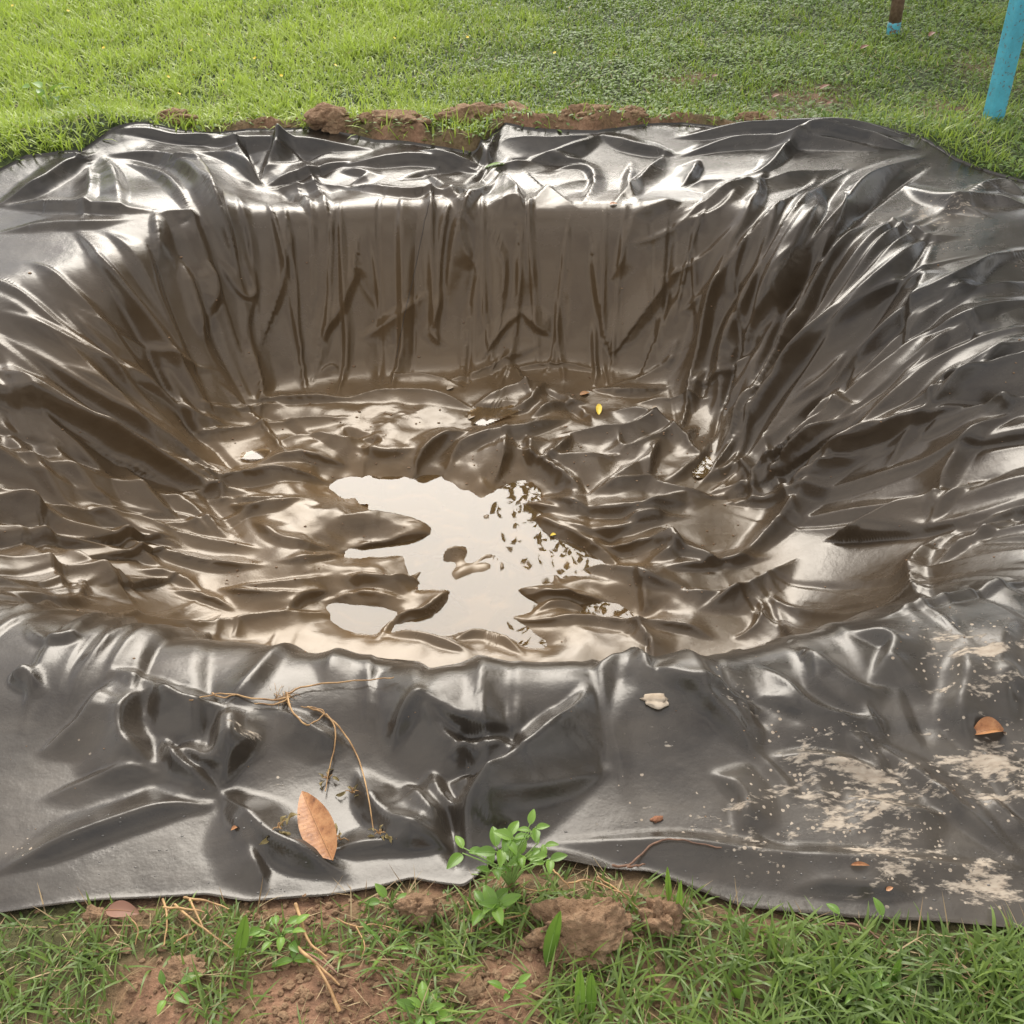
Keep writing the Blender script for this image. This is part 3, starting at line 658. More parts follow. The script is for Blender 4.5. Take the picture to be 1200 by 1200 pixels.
# ---------------------------------------------------------------- blades and leaves, many at once
def blades(x, y, z, h, w, az, lean, curl, tone, nseg=4, shape='grass', jit=.1):
    """returns verts, faces, counts, tone for N curved blades"""
    n = len(x); s = np.linspace(0, 1, nseg+1)
    if shape == 'grass': wp = np.clip(1-s**1.8, 0, 1)*(.75+.5*s)
    elif shape == 'leaf': wp = np.sin(np.pi*np.clip(s*.95+.03, 0, 1))**.8
    else: wp = np.sin(np.pi*np.clip(s*.86+.08, 0, 1))**1.0
    wp[-1] = max(wp[-1], .04)
    ang = lean[:, None]+curl[:, None]*s[None]**1.2           # angle from vertical
    ds = h[:, None]/nseg
    hx = np.concatenate([np.zeros((n, 1)), np.cumsum(np.sin(ang[:, 1:])*ds, 1)], 1)
    hz_ = np.concatenate([np.zeros((n, 1)), np.cumsum(np.cos(ang[:, 1:])*ds, 1)], 1)
    ca, sa = np.cos(az)[:, None], np.sin(az)[:, None]
    cx = x[:, None]+hx*ca; cy = y[:, None]+hx*sa; cz = z[:, None]+hz_
    tw = RNG.normal(0, .5, n)[:, None]*s[None]
    wx = -np.sin(az[:, None]+tw)*w[:, None]*wp*.5; wy = np.cos(az[:, None]+tw)*w[:, None]*wp*.5
    Lf = np.stack([cx-wx, cy-wy, cz+.12*w[:, None]*wp], -1); Rt = np.stack([cx+wx, cy+wy, cz+.12*w[:, None]*wp], -1)
    V = np.stack([Lf, Rt], 2).reshape(n, -1, 3)
    k_ = np.arange(nseg); q = np.stack([2*k_, 2*k_+1, 2*k_+3, 2*k_+2], -1)
    F = q[None]+(np.arange(n)*(2*nseg+2))[:, None, None]
    T_ = np.repeat(np.clip(tone, 0, 1), 2*nseg+2)
    return V.reshape(-1, 3), F.reshape(-1, 4), T_
def merge(parts):
    vs_, fs_, ts_ = [], [], []; o = 0
    for v, f, t_ in parts: vs_.append(v); fs_.append(f+o); ts_.append(t_); o += len(v)
    return np.vstack(vs_), np.vstack(fs_), np.concatenate(ts_)
def stuffmesh(name, parts, mat, **k):
    v, f, t_ = merge(parts)
    return link(name, np_mesh(name, v, f, np.full(len(f), 4), mat, {'tone': t_}), **k)
G1 = mat_leafy('grass_green', (.06, .125, .012), (.42, .52, .08), .42, .40, (.34, .48, .07))
G2 = mat_leafy('low_weed_green', (.055, .11, .018), (.25, .36, .075), .56, .30, (.26, .38, .07))
G1N = mat_leafy('front_grass_green', (.04, .088, .012), (.27, .37, .08), .42, .35, (.30, .40, .08))
G3 = mat_leafy('dry_straw', (.20, .12, .05), (.48, .36, .20), .7, .2)
U = RNG.uniform
def off_liner(x, y, m=0.0):
    return ~((x > XL-m) & (x < XR+m) & (y > near_y(x)-m) & (y < far_y(x)+m))
def scatter(x0, x1, y0, y1, dens, margin=-.005, soil_k=.85):
    n = int((x1-x0)*(y1-y0)*dens); x = U(x0, x1, n); y = U(y0, y1, n)
    keep = off_liner(x, y, margin) & (U(0, 1, n) > soil_k*SM(x, y)); return x[keep], y[keep]
def clump(x, y, f, seed): return .5+.5*fbm(x*f, y*f, 3, seed)
# far lawn
P_ = []
for (x0, x1, y0, y1, dn) in ((-3.9, 3.9, 4.0, 7.6, 4800), (-6, -3.9, 4, 9, 500), (3.9, 6, 3, 9, 500), (-3.9, 3.9, 7.6, 10, 700), (-3.3, -2.2, 1.0, 4.0, 600), (2.4, 3.3, 1.0, 4.0, 1500)):
    x, y = scatter(x0, x1, y0, y1, dn)
    c = clump(x, y, 2.2, 71); g = clump(x, y, 7, 72); c = np.clip(c+.8*fbm(x*.9, y*.9, 3, 75)+.3*fbm(x*3.5, y*3.5, 2, 76), 0, 1); keep = U(0, 1, len(x)) < .12+1.3*g-.25*sstep(.0, 1.4, x); x, y, c, g = x[keep], y[keep], c[keep], g[keep]
    n = len(x); left = sstep(.6, -1.2, x)
    h = (.035+.05*c+.045*left*g)*U(.6, 1.3, n); w = U(.004, .009, n)*(1+.35*left)
    P_.append(blades(x, y, GH(x, y)-.004, h, w, U(0, 6.283, n), U(.1, .9, n), U(.1, 1.3, n), .22+.55*c*U(.4, 1.4, n)+.45*left+U(-.15, .15, n), 3))
stuffmesh('lawn_grass', P_, G1, label='bright green lawn grass stretching behind the plastic-lined pit', cat='grass', kind='stuff')
# low broad weeds in the lawn, thick towards the right
P_ = []
for (x0, x1, y0, y1, dn) in ((-3.9, 3.9, 3.2, 7.6, 2600), (3.9, 5, 3, 8, 700), (2.3, 3.4, 1.0, 4.0, 1500)):
    x, y = scatter(x0, x1, y0, y1, dn, soil_k=.6)
    g = clump(x, y, 3, 81); keep = U(0, 1, len(x)) < (.18+.8*sstep(-.8, .9, x+.8*sstep(5.6, 4.8, y)))*(.25+1.1*g); x, y, g = x[keep], y[keep], g[keep]; n = len(x)
    P_.append(blades(x, y, GH(x, y)+U(.0, .05, n)*g, U(.018, .038, n), U(.009, .017, n), U(0, 6.283, n), U(.7, 1.6, n), U(.0, .9, n), .1+.65*g*U(.3, 1.5, n), 3, 'leaf'))
stuffmesh('ground_cover', P_, G2, label='low broad-leaved weeds matted through the lawn at right behind the pit', cat='ground cover', kind='stuff')
# near grass
P_ = []; Q_ = []; D_ = []
for (x0, x1, y0, y1, dn) in ((-1.5, 1.6, .35, 1.25, 17000), (-3, -1.5, .2, 1.2, 900), (1.6, 3, .2, 1.2, 900)):
    x, y = scatter(x0, x1, y0, y1, dn, margin=.012, soil_k=1.05)
    c = clump(x, y, 6, 91); keep = U(0, 1, len(x)) < .35+1.0*c; x, y, c = x[keep], y[keep], c[keep]; n = len(x)
    rt = sstep(.0, .5, x)
    edge = sstep(.02, .12, near_y(x)-y)
    h = (.034+.05*c+.024*rt)*U(.6, 1.35, n)*(.6+.4*edge)
    P_.append(blades(x, y, GH(x, y)-.003, h, U(.0028, .0066, n)*(1+.35*rt), U(0, 6.283, n), U(.2, 1.1, n), U(.2, 1.5, n), (.10+.5*c*U(.3, 1.5, n)+.2*U(0, 1, n)), 4))
    k_ = U(0, 1, n) < .17; xq, yq = x[k_]+U(-.02, .02, k_.sum()), y[k_]+U(-.02, .02, k_.sum()); m_ = off_liner(xq, yq, .0); xq, yq = xq[m_], yq[m_]; n = len(xq)
    D_.append(blades(xq, yq, GH(xq, yq)+.002, U(.03, .08, n), U(.0012, .0034, n), U(0, 6.283, n), U(.6, 1.5, n), U(-.2, .7, n), U(0, 1, n), 4))
stuffmesh('front_grass', P_, G1N, label='tufty green grass growing in front of the plastic sheet', cat='grass', kind='stuff')
x = U(-1.2, 1.2, 2600); y = U(.5, 1.22, 2600); k_ = off_liner(x, y, .0) & (U(0, 1, 2600) < .15+.8*np.exp(-((x+.1)/.45)**2)); x, y = x[k_], y[k_]; n = len(x)
D_.append(blades(x, y, GH(x, y)+.004, U(.02, .07, n), U(.0010, .0024, n), U(0, 6.283, n), U(.8, 1.7, n), U(-.7, .7, n), U(0, 1, n), 5))
x, y = scatter(-3.5, 3.5, 4.3, 7, 110, soil_k=0); n = len(x)
D_.append(blades(x, y, GH(x, y)+.03, U(.03, .07, n), U(.002, .004, n), U(0, 6.283, n), U(.9, 1.6, n), U(-.3, .5, n), U(0, 1, n), 3))
stuffmesh('dry_straw', D_, G3, label='dry straw and dead stems strewn over bare soil and grass', cat='straw', kind='stuff')

# ---------------------------------------------------------------- soil clods
SOIL = mat_soil()
def ico(sub):
    import bmesh
    bm = bmesh.new(); bmesh.ops.create_icosphere(bm, subdivisions=sub, radius=1.0)
    v = np.array([q.co[:] for q in bm.verts]); f = np.array([[q.index for q in t_.verts] for t_ in bm.faces]); bm.free(); return v, f
ICO5 = ico(5); ICO3 = ico(3); ICO6 = ico(6)
def clod(px, py, wpx, hpx, label, seed, group=None, film=False, flat=.75, mat=None, name='soil_clod', sub=ICO5, cat='soil clod', sink=.25):
    c = on_film(px, py+hpx*.3) if film else np.array([*onz(px, py+hpx*.3, 0.0), 0.0])
    if not film: c[2] = zg(c[0], c[1])
    dep = c[1]*cP-(c[2]-CAM_H)*sP; rx = wpx*.5*dep/1200; rz = hpx*.5*dep/1200
    v, f = sub; a = v*1.0
    b_ = a*np.array([rx, max(rx*.6, rz*.8), rz])*(1/max(rz, .6*rx)); b_ = b_@np.array([[.8, .36, .48], [-.6, .48, .64], [0, -.8, .6]])
    n = fbm(b_[:, 0]*1.3+seed, b_[:, 1]*1.3+b_[:, 2]*1.1, 3, seed)*.40+fbm(b_[:, 0]*4+b_[:, 2]*3, b_[:, 1]*4-b_[:, 2]*3+seed, 3, seed+3)*.16+np.abs(fbm(b_[:, 0]*9+b_[:, 2]*7, b_[:, 1]*9+b_[:, 2]*6, 3, seed+7))*.16
    rs_ = np.random.default_rng(seed)
    for ns_, am in ((26, .30), (150, .16)):
        sd3 = rs_.normal(0, 1, (ns_, 3)); sd3 /= np.linalg.norm(sd3, axis=1, keepdims=True); wgt = rs_.uniform(.4, 1, ns_)
        dd = np.sqrt(np.maximum(2-2*(a@sd3.T), 0)); jj = dd.argmin(1); n = n+am*(wgt[jj]-.5-dd.min(1)*np.sqrt(ns_)*.45)+am*.25
    for _ in range(9):                                      # broken faces
        nv = rs_.normal(0, 1, 3); nv /= np.linalg.norm(nv); n = np.minimum(n, rs_.uniform(.72, .95)/np.maximum(a@nv, .2)-1+fbm(a[:, 0]*9, a[:, 1]*9+a[:, 2]*9, 2, seed+9)*.06)
    a = a*(1+n)[:, None]*np.array([rx, max(rx*.6, rz*.8), rz])
    me = np_mesh(name, a, f, np.full(len(f), 3), mat or SOIL)
    o = link(name, me, label=label, cat=cat, group=group); o.location = (c[0], c[1], c[2]+rz*(1-2*sink)*.6); o.rotation_euler = (0, 0, seed*1.3); o.rotation_euler = (0, 0, (seed % 7-3)*.12)
    return o
clod(690, 1072, 150, 74, 'big sandy brown clod of earth under the plastic edge at lower centre', 5, sub=ICO6, sink=.3)
clod(495, 1058, 62, 46, 'small pointed brown clod left of the green weed', 8)
clod(775, 1065, 60, 60, 'dark rough earth lump right of the big sandy clod', 14)
clod(545, 1150, 70, 27, 'broad low mound of dark crumbled soil at the bottom centre', 19)
clod(115, 1070, 42, 16, 'brown soil lump beside the fallen pink leaf', 23)
clod(215, 1135, 62, 19, 'flat lump of bare brown soil at lower left', 25)
clod(205, 149, 62, 24, 'red soil lump behind the left part of the sheet', 31)
clod(388, 146, 66, 36, 'largest red soil lump behind the sheet left of centre', 33)
clod(468, 150, 80, 26, 'crumbly red soil heap behind the sheet at centre', 35)
clod(435, 150, 44, 24, 'small red soil lump between two bigger heaps behind sheet', 36)
clod(545, 142, 70, 30, 'red soil heap just left of the raised corner of sheet', 38)
clod(595, 130, 60, 24, 'red soil lump behind the raised corner of the sheet', 39)
clod(678, 141, 62, 26, 'red soil lump behind sheet right of the raised corner', 41)
clod(740, 146, 36, 16, 'small red soil lump low behind the sheet', 42)
clod(880, 146, 44, 14, 'flat brown soil lump behind the right part of the sheet', 44)
def simple(name, c0, c1, rough=.7, scale=30, bump=.3):
    M = Mat(name); p = M.pos(); n = M.noise(scale, 5, .6, p).outputs[0]
    bp = M.n('ShaderNodeBump', {'Height': n, 'Distance': .004, 'Strength': bump})
    s = M.bsdf(Base_Color=M.mix(M.rng(n, .35, .65, 0, 1), rgb(*c0), rgb(*c1)), Roughness=rough, Normal=bp.outputs[0]); return M.done(s.outputs[0])
PALE = simple('dried_mud', (.30, .23, .16), (.48, .40, .31), .9)
clod(768, 818, 40, 8, 'pale dried mud cake on the plastic below the pit lip', 51, film=True, mat=PALE, name='mud_cake', cat='mud', sub=ICO3)
clod(770, 958, 16, 7, 'reddish mud spot on plastic right of the weed', 55, film=True, mat=simple('red_mud', (.20, .08, .04), (.32, .15, .08), .9), name='mud_cake', cat='mud', sub=ICO3)

# ---------------------------------------------------------------- tubes (stems, roots, twigs)
def tube_np(P, r0, r1, ns=6):
    P = np.asarray(P, float); n = len(P); T_ = np.gradient(P, axis=0); T_ /= np.linalg.norm(T_, axis=1, keepdims=True)+1e-9
    up = np.array([.13, .21, .97]); A = np.cross(T_, up); A /= np.linalg.norm(A, axis=1, keepdims=True)+1e-9; Bq = np.cross(T_, A)
    rr = np.linspace(r0, r1, n)[:, None, None]; a = np.arange(ns)*2*np.pi/ns
    V = P[:, None]+rr*(np.cos(a)[None, :, None]*A[:, None]+np.sin(a)[None, :, None]*Bq[:, None])
    i = np.arange(n*ns).reshape(n, ns); F = np.stack([i[:-1], np.roll(i[:-1], -1, 1), np.roll(i[1:], -1, 1), i[1:]], -1).reshape(-1, 4)
    V = np.vstack([V.reshape(-1, 3), P[-1:]+T_[-1:]*r1]); last = i[-1]; c = len(V)-1
    F = np.vstack([F, np.stack([last, np.roll(last, -1), np.full(ns, c), np.full(ns, c)], -1)])
    return V, F
def tubes_mesh(name, lst, mat):
    vs_, fs_ = [], []; o = 0
    for P, r0, r1 in lst:
        v, f = tube_np(P, r0, r1); vs_.append(v); fs_.append(f+o); o += len(v)
    v = np.vstack(vs_); f = np.vstack(fs_)
    lc = np.where(f[:, 2] == f[:, 3], 3, 4); flat = np.concatenate([q[:n_] for q, n_ in zip(f, lc)])
    return np_mesh(name, v, flat, lc, mat)
def film_path(pts, lift=.009, jit=.0, ground=False):
    q = []
    for i, (px, py) in enumerate(pts):
        if ground: x, y = onz(px, py, .012); p = np.array([x, y, zg(x, y)+.012])
        else: p = on_film(px, py)
        q.append(p)
    q = chaikin(np.array(q), 2, False)
    q[:, 2] += lift+jit*np.sin(np.arange(len(q))*1.7)
    return q
ROOT = simple('dry_root', (.20, .10, .035), (.46, .28, .12), .6)
TWIG = simple('brown_twig', (.10, .05, .03), (.24, .13, .08), .7)
def root_thing(name, label, cat, paths, mat, r=.0022, ground=False, lift=.009):
    o = link(name, None, label=label, cat=cat)
    c = film_path(paths[0], ground=ground)[0]; o.location = c
    for p in paths:
        P = film_path(p, ground=ground, lift=lift, jit=.0015)-c
        link('stem', tubes_mesh('stem', [(P, r, r*.45)], mat), parent=o)
    return o, c
vine, vc = root_thing('dry_vine', 'dry yellowish vine root with side strands trailing over the near lip of sheet', 'root',
    [[(340,818),(330,824),(300,822),(268,815),(248,818),(222,823)], [(336,818),(355,808),(390,804),(430,801),(461,798)], [(338,815),(342,836),(352,850),(362,854),(375,848),(384,838),(372,832),(355,832)],
     [(362,832),(380,838),(392,850),(396,864),(391,880),(385,905),(382,932)], [(384,840),(398,856),(416,880),(426,905),(432,940),(438,975)], [(340,820),(325,830),(300,829)], [(250,816),(262,822),(275,818)]], ROOT)
hair = []
for i in range(26):
    c = on_film(331+random.uniform(-6, 10), 818+random.uniform(-4, 4)); a = random.uniform(0, 6.28)
    P = np.array([c+np.array([math.cos(a)*k_*.004, math.sin(a)*k_*.004, .003+.004*math.sin(k_*.9+i)]) for k_ in range(8)])-vc; hair.append((P, .0007, .0003))
for q in hair: link('root_hair', tubes_mesh('root_hair', [q], ROOT), parent=vine)
root_thing('twig', 'thin brown twig arching from soil onto the hem right of weed', 'twig', [[(713,1052),(735,1025),(752,1005),(768,988),(790,985),(815,992),(845,996)], [(735,1028),(748,1018),(757,1016)]], TWIG, .0026)
root_thing('twig', 'bent brown stem lying on grass below the sheet edge at right', 'twig', [[(970,1083),(985,1080),(1008,1082),(1025,1095),(1037,1108)]], TWIG, .003, ground=True)
root_thing('exposed_root', 'pale twisted roots hanging over bare soil at lower left', 'root', [[(190,1052),(195,1065),(197,1085),(193,1110)], [(205,1060),(225,1080),(250,1098),(275,1117)], [(215,1050),(245,1055),(268,1065)], [(222,1053),(232,1075),(240,1092)], [(230,1095),(215,1100),(205,1108)], [(192,1064),(215,1066),(240,1070)]], ROOT, .0024, ground=True, lift=.01)
root_thing('exposed_root', 'pale dry root strands beside the bushy weed and big clod', 'root', [[(562,1095),(580,1085),(605,1080),(630,1070)], [(648,1022),(655,1030),(668,1045)], [(665,1040),(690,1032),(715,1046),(740,1054)], [(700,1030),(722,1045),(760,1080)]], ROOT, .002, ground=True, lift=.012)
root_thing('exposed_root', 'thick pale bare stem standing in weeds at lower left', 'root', [[(347,1062),(355,1085),(362,1110),(385,1130)], [(350,1115),(375,1140),(400,1165)], [(400,1195),(385,1160),(370,1135)]], ROOT, .0034, ground=True, lift=.015)

root_thing('exposed_root', 'fine pale rootlets tangled under the bushy weed', 'root', [[(560,1050),(575,1062),(600,1060),(622,1068)], [(585,1040),(592,1056),(590,1078)], [(610,1045),(628,1050),(645,1046)], [(548,1062),(556,1080),(552,1100)]], ROOT, .0015, ground=True, lift=.012)
root_thing('exposed_root', 'thin straw-coloured rootlets on bare soil left of centre', 'root', [[(395,1080),(420,1092),(440,1085),(470,1096)], [(418,1090),(430,1112),(425,1130)], [(150,1075),(165,1090),(160,1110)]], ROOT, .0015, ground=True, lift=.01)
root_thing('twig', 'short stick lying on bare soil at lower left', 'twig', [[(350,1118),(372,1128),(398,1150)]], TWIG, .003, ground=True, lift=.012)
# ---------------------------------------------------------------- single leaves with a blade and a midrib
def leaf_shape(L_, Wd, cup=.15, curl=.2, nu=12, nv=6, tip=1.0, wav=0.0):
    u = np.linspace(0, 1, nu+1); v = np.linspace(-1, 1, nv+1); Ug, Vg = np.meshgrid(u, v, indexing='ij')
    wd = (np.sin(np.pi*Ug**.85)**.75)*(1-.25*Ug)*Wd/2; wd[0] = .0; wd[-1] = 0
    X = Ug*L_; Y = Vg*wd; Zl = cup*np.abs(Vg)**1.5*wd-curl*L_*(Ug-.5)**2*1.0+wav*L_*np.sin(Ug*9+Vg*2)*np.abs(Vg)
    V = np.stack([X, Y, Zl], -1).reshape(-1, 3); return V, grid_faces(nu+1, nv+1)
def leaf_part(parent, Mx, L_, Wd, mat, name='leaf', cup=.25, curl=.3, wav=.0, rib=None, tone=.5, label=None):
    from mathutils import Matrix
    V, F = leaf_shape(L_, Wd, cup, curl, wav=wav)
    me = np_mesh(name, V, F, np.full(len(F), 4), mat, {'tone': np.full(len(V), tone)})
    o = link(name, me, parent=parent); o.matrix_local = Mx
    if rib:
        u = np.linspace(0.0, .97, 12); P = np.stack([u*L_, u*0, -curl*L_*(u-.5)**2+.0006], -1)
        link('midrib', tubes_mesh('midrib', [(P, L_*.009, L_*.003)], rib), parent=o)
    return o
from mathutils import Matrix, Euler, Vector
def single_leaf(name, px0, py0, px1, py1, wpx, mat, rib, label, film=True, lift=.006, tiltx=0.0, cat='leaf', cup=.3, curl=.3, wav=.0, endlift=0.0, tone=.5):
    if film: a = on_film(px0, py0); b = on_film(px1, py1)
    else:
        a = np.array([*onz(px0, py0, .02), 0]); b = np.array([*onz(px1, py1, .02), 0]); a[2] = zg(a[0], a[1])+.012; b[2] = zg(b[0], b[1])+.012
    b[2] += endlift
    a = Vector(a); b = Vector(b); d = b-a; Ln = max(d.length, .004); xa = d.normalized(); za = Vector((0, 0, 1)); ya = za.cross(xa).normalized(); za = xa.cross(ya)
    M3 = Matrix((xa, ya, za)).transposed() @ Matrix.Rotation(tiltx, 3, 'X')
    o = link(name, None, label=label, cat=cat); o.location = a+Vector((0, 0, lift)); o.rotation_euler = M3.to_euler()
    dep = a.y*cP-(a.z-CAM_H)*sP
    leaf_part(o, Matrix.Identity(4), Ln, wpx*dep/1200, mat, 'blade', cup, curl, wav, rib, tone); return o
def mat_dead():
    M = Mat('dead_leaf_tan'); p = M.pos(); n = M.noise(38, 6, .7, p).outputs[0]; f = M.noise(230, 4, .6, p).outputs[0]
    c = M.ramp(n, (.32, (.15, .055, .018)), (.46, (.32, .135, .048)), (.62, (.43, .21, .085))); c = M.mix(M.rng(f, .62, .70, 0, .8), c, rgb(.12, .05, .02))
    wv = M.n('ShaderNodeTexWave', {'Vector': p, 'Scale': 34.0, 'Distortion': 1.5, 'Detail': 2.0}, bands_direction='X').outputs[1]
    bp = M.n('ShaderNodeBump', {'Height': M.math('ADD', n, M.math('MULTIPLY', wv, .12)), 'Distance': .0015, 'Strength': .8})
    return M.done(M.bsdf(Base_Color=c, Roughness=.48, Normal=bp.outputs[0]).outputs[0])
TAN = mat_dead()
PINKB = mat_leafy('dead_leaf_pink', (.17, .075, .045), (.27, .135, .085), .6, .1, use_attr=False)
RIBM = simple('leaf_rib', (.30, .14, .05), (.40, .2, .08), .5)
YEL = simple('yellow_leaf', (.65, .45, .03), (.75, .55, .08), .5)
GRN = mat_leafy('fresh_leaf', (.065, .15, .018), (.20, .34, .05), .38, .3, (.3, .45, .08))
GRIB = simple('leaf_vein', (.20, .32, .08), (.28, .40, .12), .5)
WILT = mat_leafy('wilted_leaf', (.17, .13, .05), (.34, .26, .11), .7, .15, use_attr=False)
single_leaf('dead_leaf', 390, 1012, 357, 940, 46, TAN, RIBM, 'large smooth orange-brown dead leaf lying on the near sheet', endlift=.03, tiltx=-.25, lift=.012, cup=.35, curl=.15)
single_leaf('dead_leaf', 1140, 858, 1182, 856, 26, TAN, RIBM, 'curled brown dead leaf on the plastic near right edge', cup=.9, curl=.7)
single_leaf('dead_leaf', 122, 1062, 162, 1066, 24, PINKB, RIBM, 'pinkish brown dead leaf on soil under the left hem', film=False)
single_leaf('green_leaf', 593, 192, 568, 197, 8, GRN, GRIB, 'slender pale green leaf in the pinched fold at back', tone=1.0, cat='leaf')
single_leaf('yellow_leaf', 701, 486, 702, 473, 8, YEL, None, 'small bright yellow leaf standing in the wet bed')
single_leaf('dead_leaf', 680, 464, 691, 461, 8, RIBM, None, 'small rusty brown leaf scrap in the bed left of yellow leaf')
single_leaf('fallen_petal', 523, 457, 531, 454, 7, PALE, None, 'upper small pale yellow petal in the bed')
single_leaf('fallen_petal', 549, 491, 557, 487, 8, PALE, None, 'lower small pale yellow petal in the bed')
single_leaf('fallen_petal', 763, 480, 770, 478, 5, PALE, None, 'tiny white petal near the right side of the bed')
single_leaf('yellow_leaf', 645, 628, 652, 627, 6, YEL, None, 'yellow fleck floating at right of the pool')
single_leaf('dead_leaf', 714, 241, 723, 240, 7, TAN, None, 'small orange leaf on the back lip of the sheet')
single_leaf('dead_leaf', 996, 1015, 1020, 1016, 6, TAN, None, 'thin curled reddish leaf on the hem at right', cup=.9)
single_leaf('dead_leaf', 1037, 1044, 1045, 1042, 6, TAN, None, 'small brown scrap on the hem just above the grass')
single_leaf('dead_leaf', 270, 972, 279, 970, 7, TAN, None, 'small tan seed husk on sheet left of the big leaf')
for i, (a, b, c, d, lb) in enumerate(((960, 108, 975, 102, 'brown leaf on lawn left of the blue post'), (1008, 60, 1020, 56, 'dead leaf lying on the lawn below the thin pole'), (905, 116, 915, 112, 'dead leaf on lawn above right part of sheet'),
                                  (1088, 45, 1096, 40, 'pale dead leaf on lawn between the two posts'), (968, 128, 976, 126, 'curled leaf on weeds nearer the sheet'), (1165, 142, 1172, 140, 'brown leaf at the foot of blue post'), (835, 92, 842, 90, 'reddish leaf on lawn above the pit centre right'))):
    single_leaf('dead_leaf', a, b, c, d, 7, PINKB, None, lb, film=False, lift=.03)
# withered weeds
def withered(px, py, n, size, label, seed, film=True):
    rr = random.Random(seed); c = on_film(px, py) if film else np.array([*onz(px, py, .02), .02])
    if not film: c[2] = zg(c[0], c[1])
    o = link('withered_weed', None, label=label, cat='withered weed'); o.location = c
    st_ = []
    for i in range(n):
        a = rr.uniform(0, 6.28); L_ = size*rr.uniform(.6, 1.2); e = Vector((math.cos(a)*L_*.6, math.sin(a)*L_*.4, .012*rr.random()))
        st_.append((np.array([[0, 0, .004], [e.x*.5, e.y*.5, .012], [e.x, e.y, e.z+.006]]), .0012, .0007))
        leaf_part(o, Matrix.Translation(e) @ Euler((rr.uniform(-1, 1), rr.uniform(-.5, .4), a+rr.uniform(-.8, .8))).to_matrix().to_4x4(), L_, L_*.4, WILT, cup=.9, curl=.9, wav=.08)
    link('stem', tubes_mesh('stem', st_, ROOT), parent=o)
withered(326, 972, 7, .026, 'withered grey-green leaves left of the big dead leaf', 1)
withered(398, 985, 6, .022, 'withered leaves tucked right of the big dead leaf', 2)
withered(415, 932, 5, .02, 'dry shrivelled leaves at the end of trailing vine', 3)
withered(446, 978, 8, .02, 'tangle of dry leaves in the crease above the hem', 4)
withered(385, 915, 4, .018, 'dry leaf wisps hanging on the vine strand', 5)

# loose crumbs of soil over the bare earth
_cv, _cf = ico(1); vs_, fs_ = [], []; o_ = 0; _k = 0
while _k < 2600:
    if random.random() < .6: px, py = random.gauss(470, 190), random.uniform(1040, 1200)
    else: px, py = random.uniform(150, 780), random.uniform(128, 160)
    x, y = onz(px, py, .01); x = float(x); y = float(y); _k += 1
    if not off_liner(np.array([x]), np.array([y]), -.01)[0] or random.random() > float(SM(np.array(x), np.array(y)))+.12: continue
    r_ = random.uniform(.0015, .006)*random.uniform(.6, 1.4)*(1.6 if y > 3 else 1)
    vs_.append(_cv*np.array([r_*random.uniform(.8, 1.5), r_, r_*.8])*(1+RNG.normal(0, .16, (len(_cv), 1)))+np.array([x, y, zg(x, y)+r_*.4])); fs_.append(_cf+o_); o_ += len(_cv)
link('soil_crumbs', np_mesh('soil_crumbs', np.vstack(vs_), np.vstack(fs_), np.full(len(np.vstack(fs_)), 3), SOIL, smooth=False), kind='stuff', label='loose crumbs of brown soil on the bare earth', cat='soil')

# living weeds: stem and single leaves
def weed(px, py, leaves, label, h=.05, seed=0, lw=.55, ground=True, stems=None):
    rr = random.Random(seed); x, y = onz(px, py, .0); c = Vector((x, y, zg(x, y) if ground else zfilm(x, y)))
    o = link('leafy_weed', None, label=label, cat='weed'); o.location = c
    st_ = []
    for (lx, ly, lz, L_, az, pit, tn) in leaves:
        p = Vector((lx, ly, lz)); st_.append((np.array([[0, 0, -.005], [lx*.35, ly*.35, lz*.6], [lx, ly, lz]]), .0018, .0009))
        leaf_part(o, Matrix.Translation(p) @ Euler((rr.uniform(-.3, .3), pit, az), 'XYZ').to_matrix().to_4x4(), L_, L_*lw, GRN, cup=.35, curl=.35, rib=GRIB, tone=tn)
    link('stem', tubes_mesh('stem', st_, GRIB), parent=o)
def rand_leaves(n, spread, h, L_, seed):
    rr = random.Random(seed); q = []
    for i in range(n):
        a = i*2.4+rr.uniform(-.4, .4); r = spread*math.sqrt((i+.5)/n); z = h*rr.uniform(.5, 1)
        q.append((math.cos(a)*r, math.sin(a)*r*.6, z, L_*rr.uniform(.7, 1.2), a+rr.uniform(-.5, .5), rr.uniform(-.5, .3), rr.uniform(.2, 1)))
    return q
def sprig(cx, cz, n, L_, seed, cy=0.0):
    rr = random.Random(seed); return [(cx+math.cos(i*2.1)*.006, cy+math.sin(i*2.1)*.006, cz, L_*rr.uniform(.8, 1.15), i*2*math.pi/n+rr.uniform(-.3, .3), rr.uniform(-.35, .15), rr.uniform(.35, 1)) for i in range(n)]
weed(598, 1040, sprig(.0, .14, 6, .034, 1)+sprig(-.02, .11, 4, .036, 2)+sprig(.035, .17, 4, .026, 3)+sprig(-.075, .105, 3, .036, 4)+sprig(.02, .085, 5, .036, 5)+sprig(.06, .08, 4, .028, 6)+sprig(-.03, .07, 4, .03, 7, -.01)+sprig(.05, .12, 3, .026, 16),
     'bushy fresh green weed rising over the hem at bottom centre', seed=1)
weed(583, 1075, sprig(.0, .04, 6, .042, 8)+sprig(-.02, .03, 3, .04, 9), 'low rosette weed directly below the bushy weed', seed=2)
weed(330, 1100, rand_leaves(11, .035, .04, .026, 3), 'low broad-leaved weed on soil left of the bare stem', seed=3)
weed(460, 1062, [(-.008, 0, .03, .03, 2.4, -.4, .7), (.008, 0, .025, .032, .3, .2, .6), (-.02, .0, .015, .03, 3.0, .3, .3)], 'pair of green leaves poking out below the left hem', seed=4)
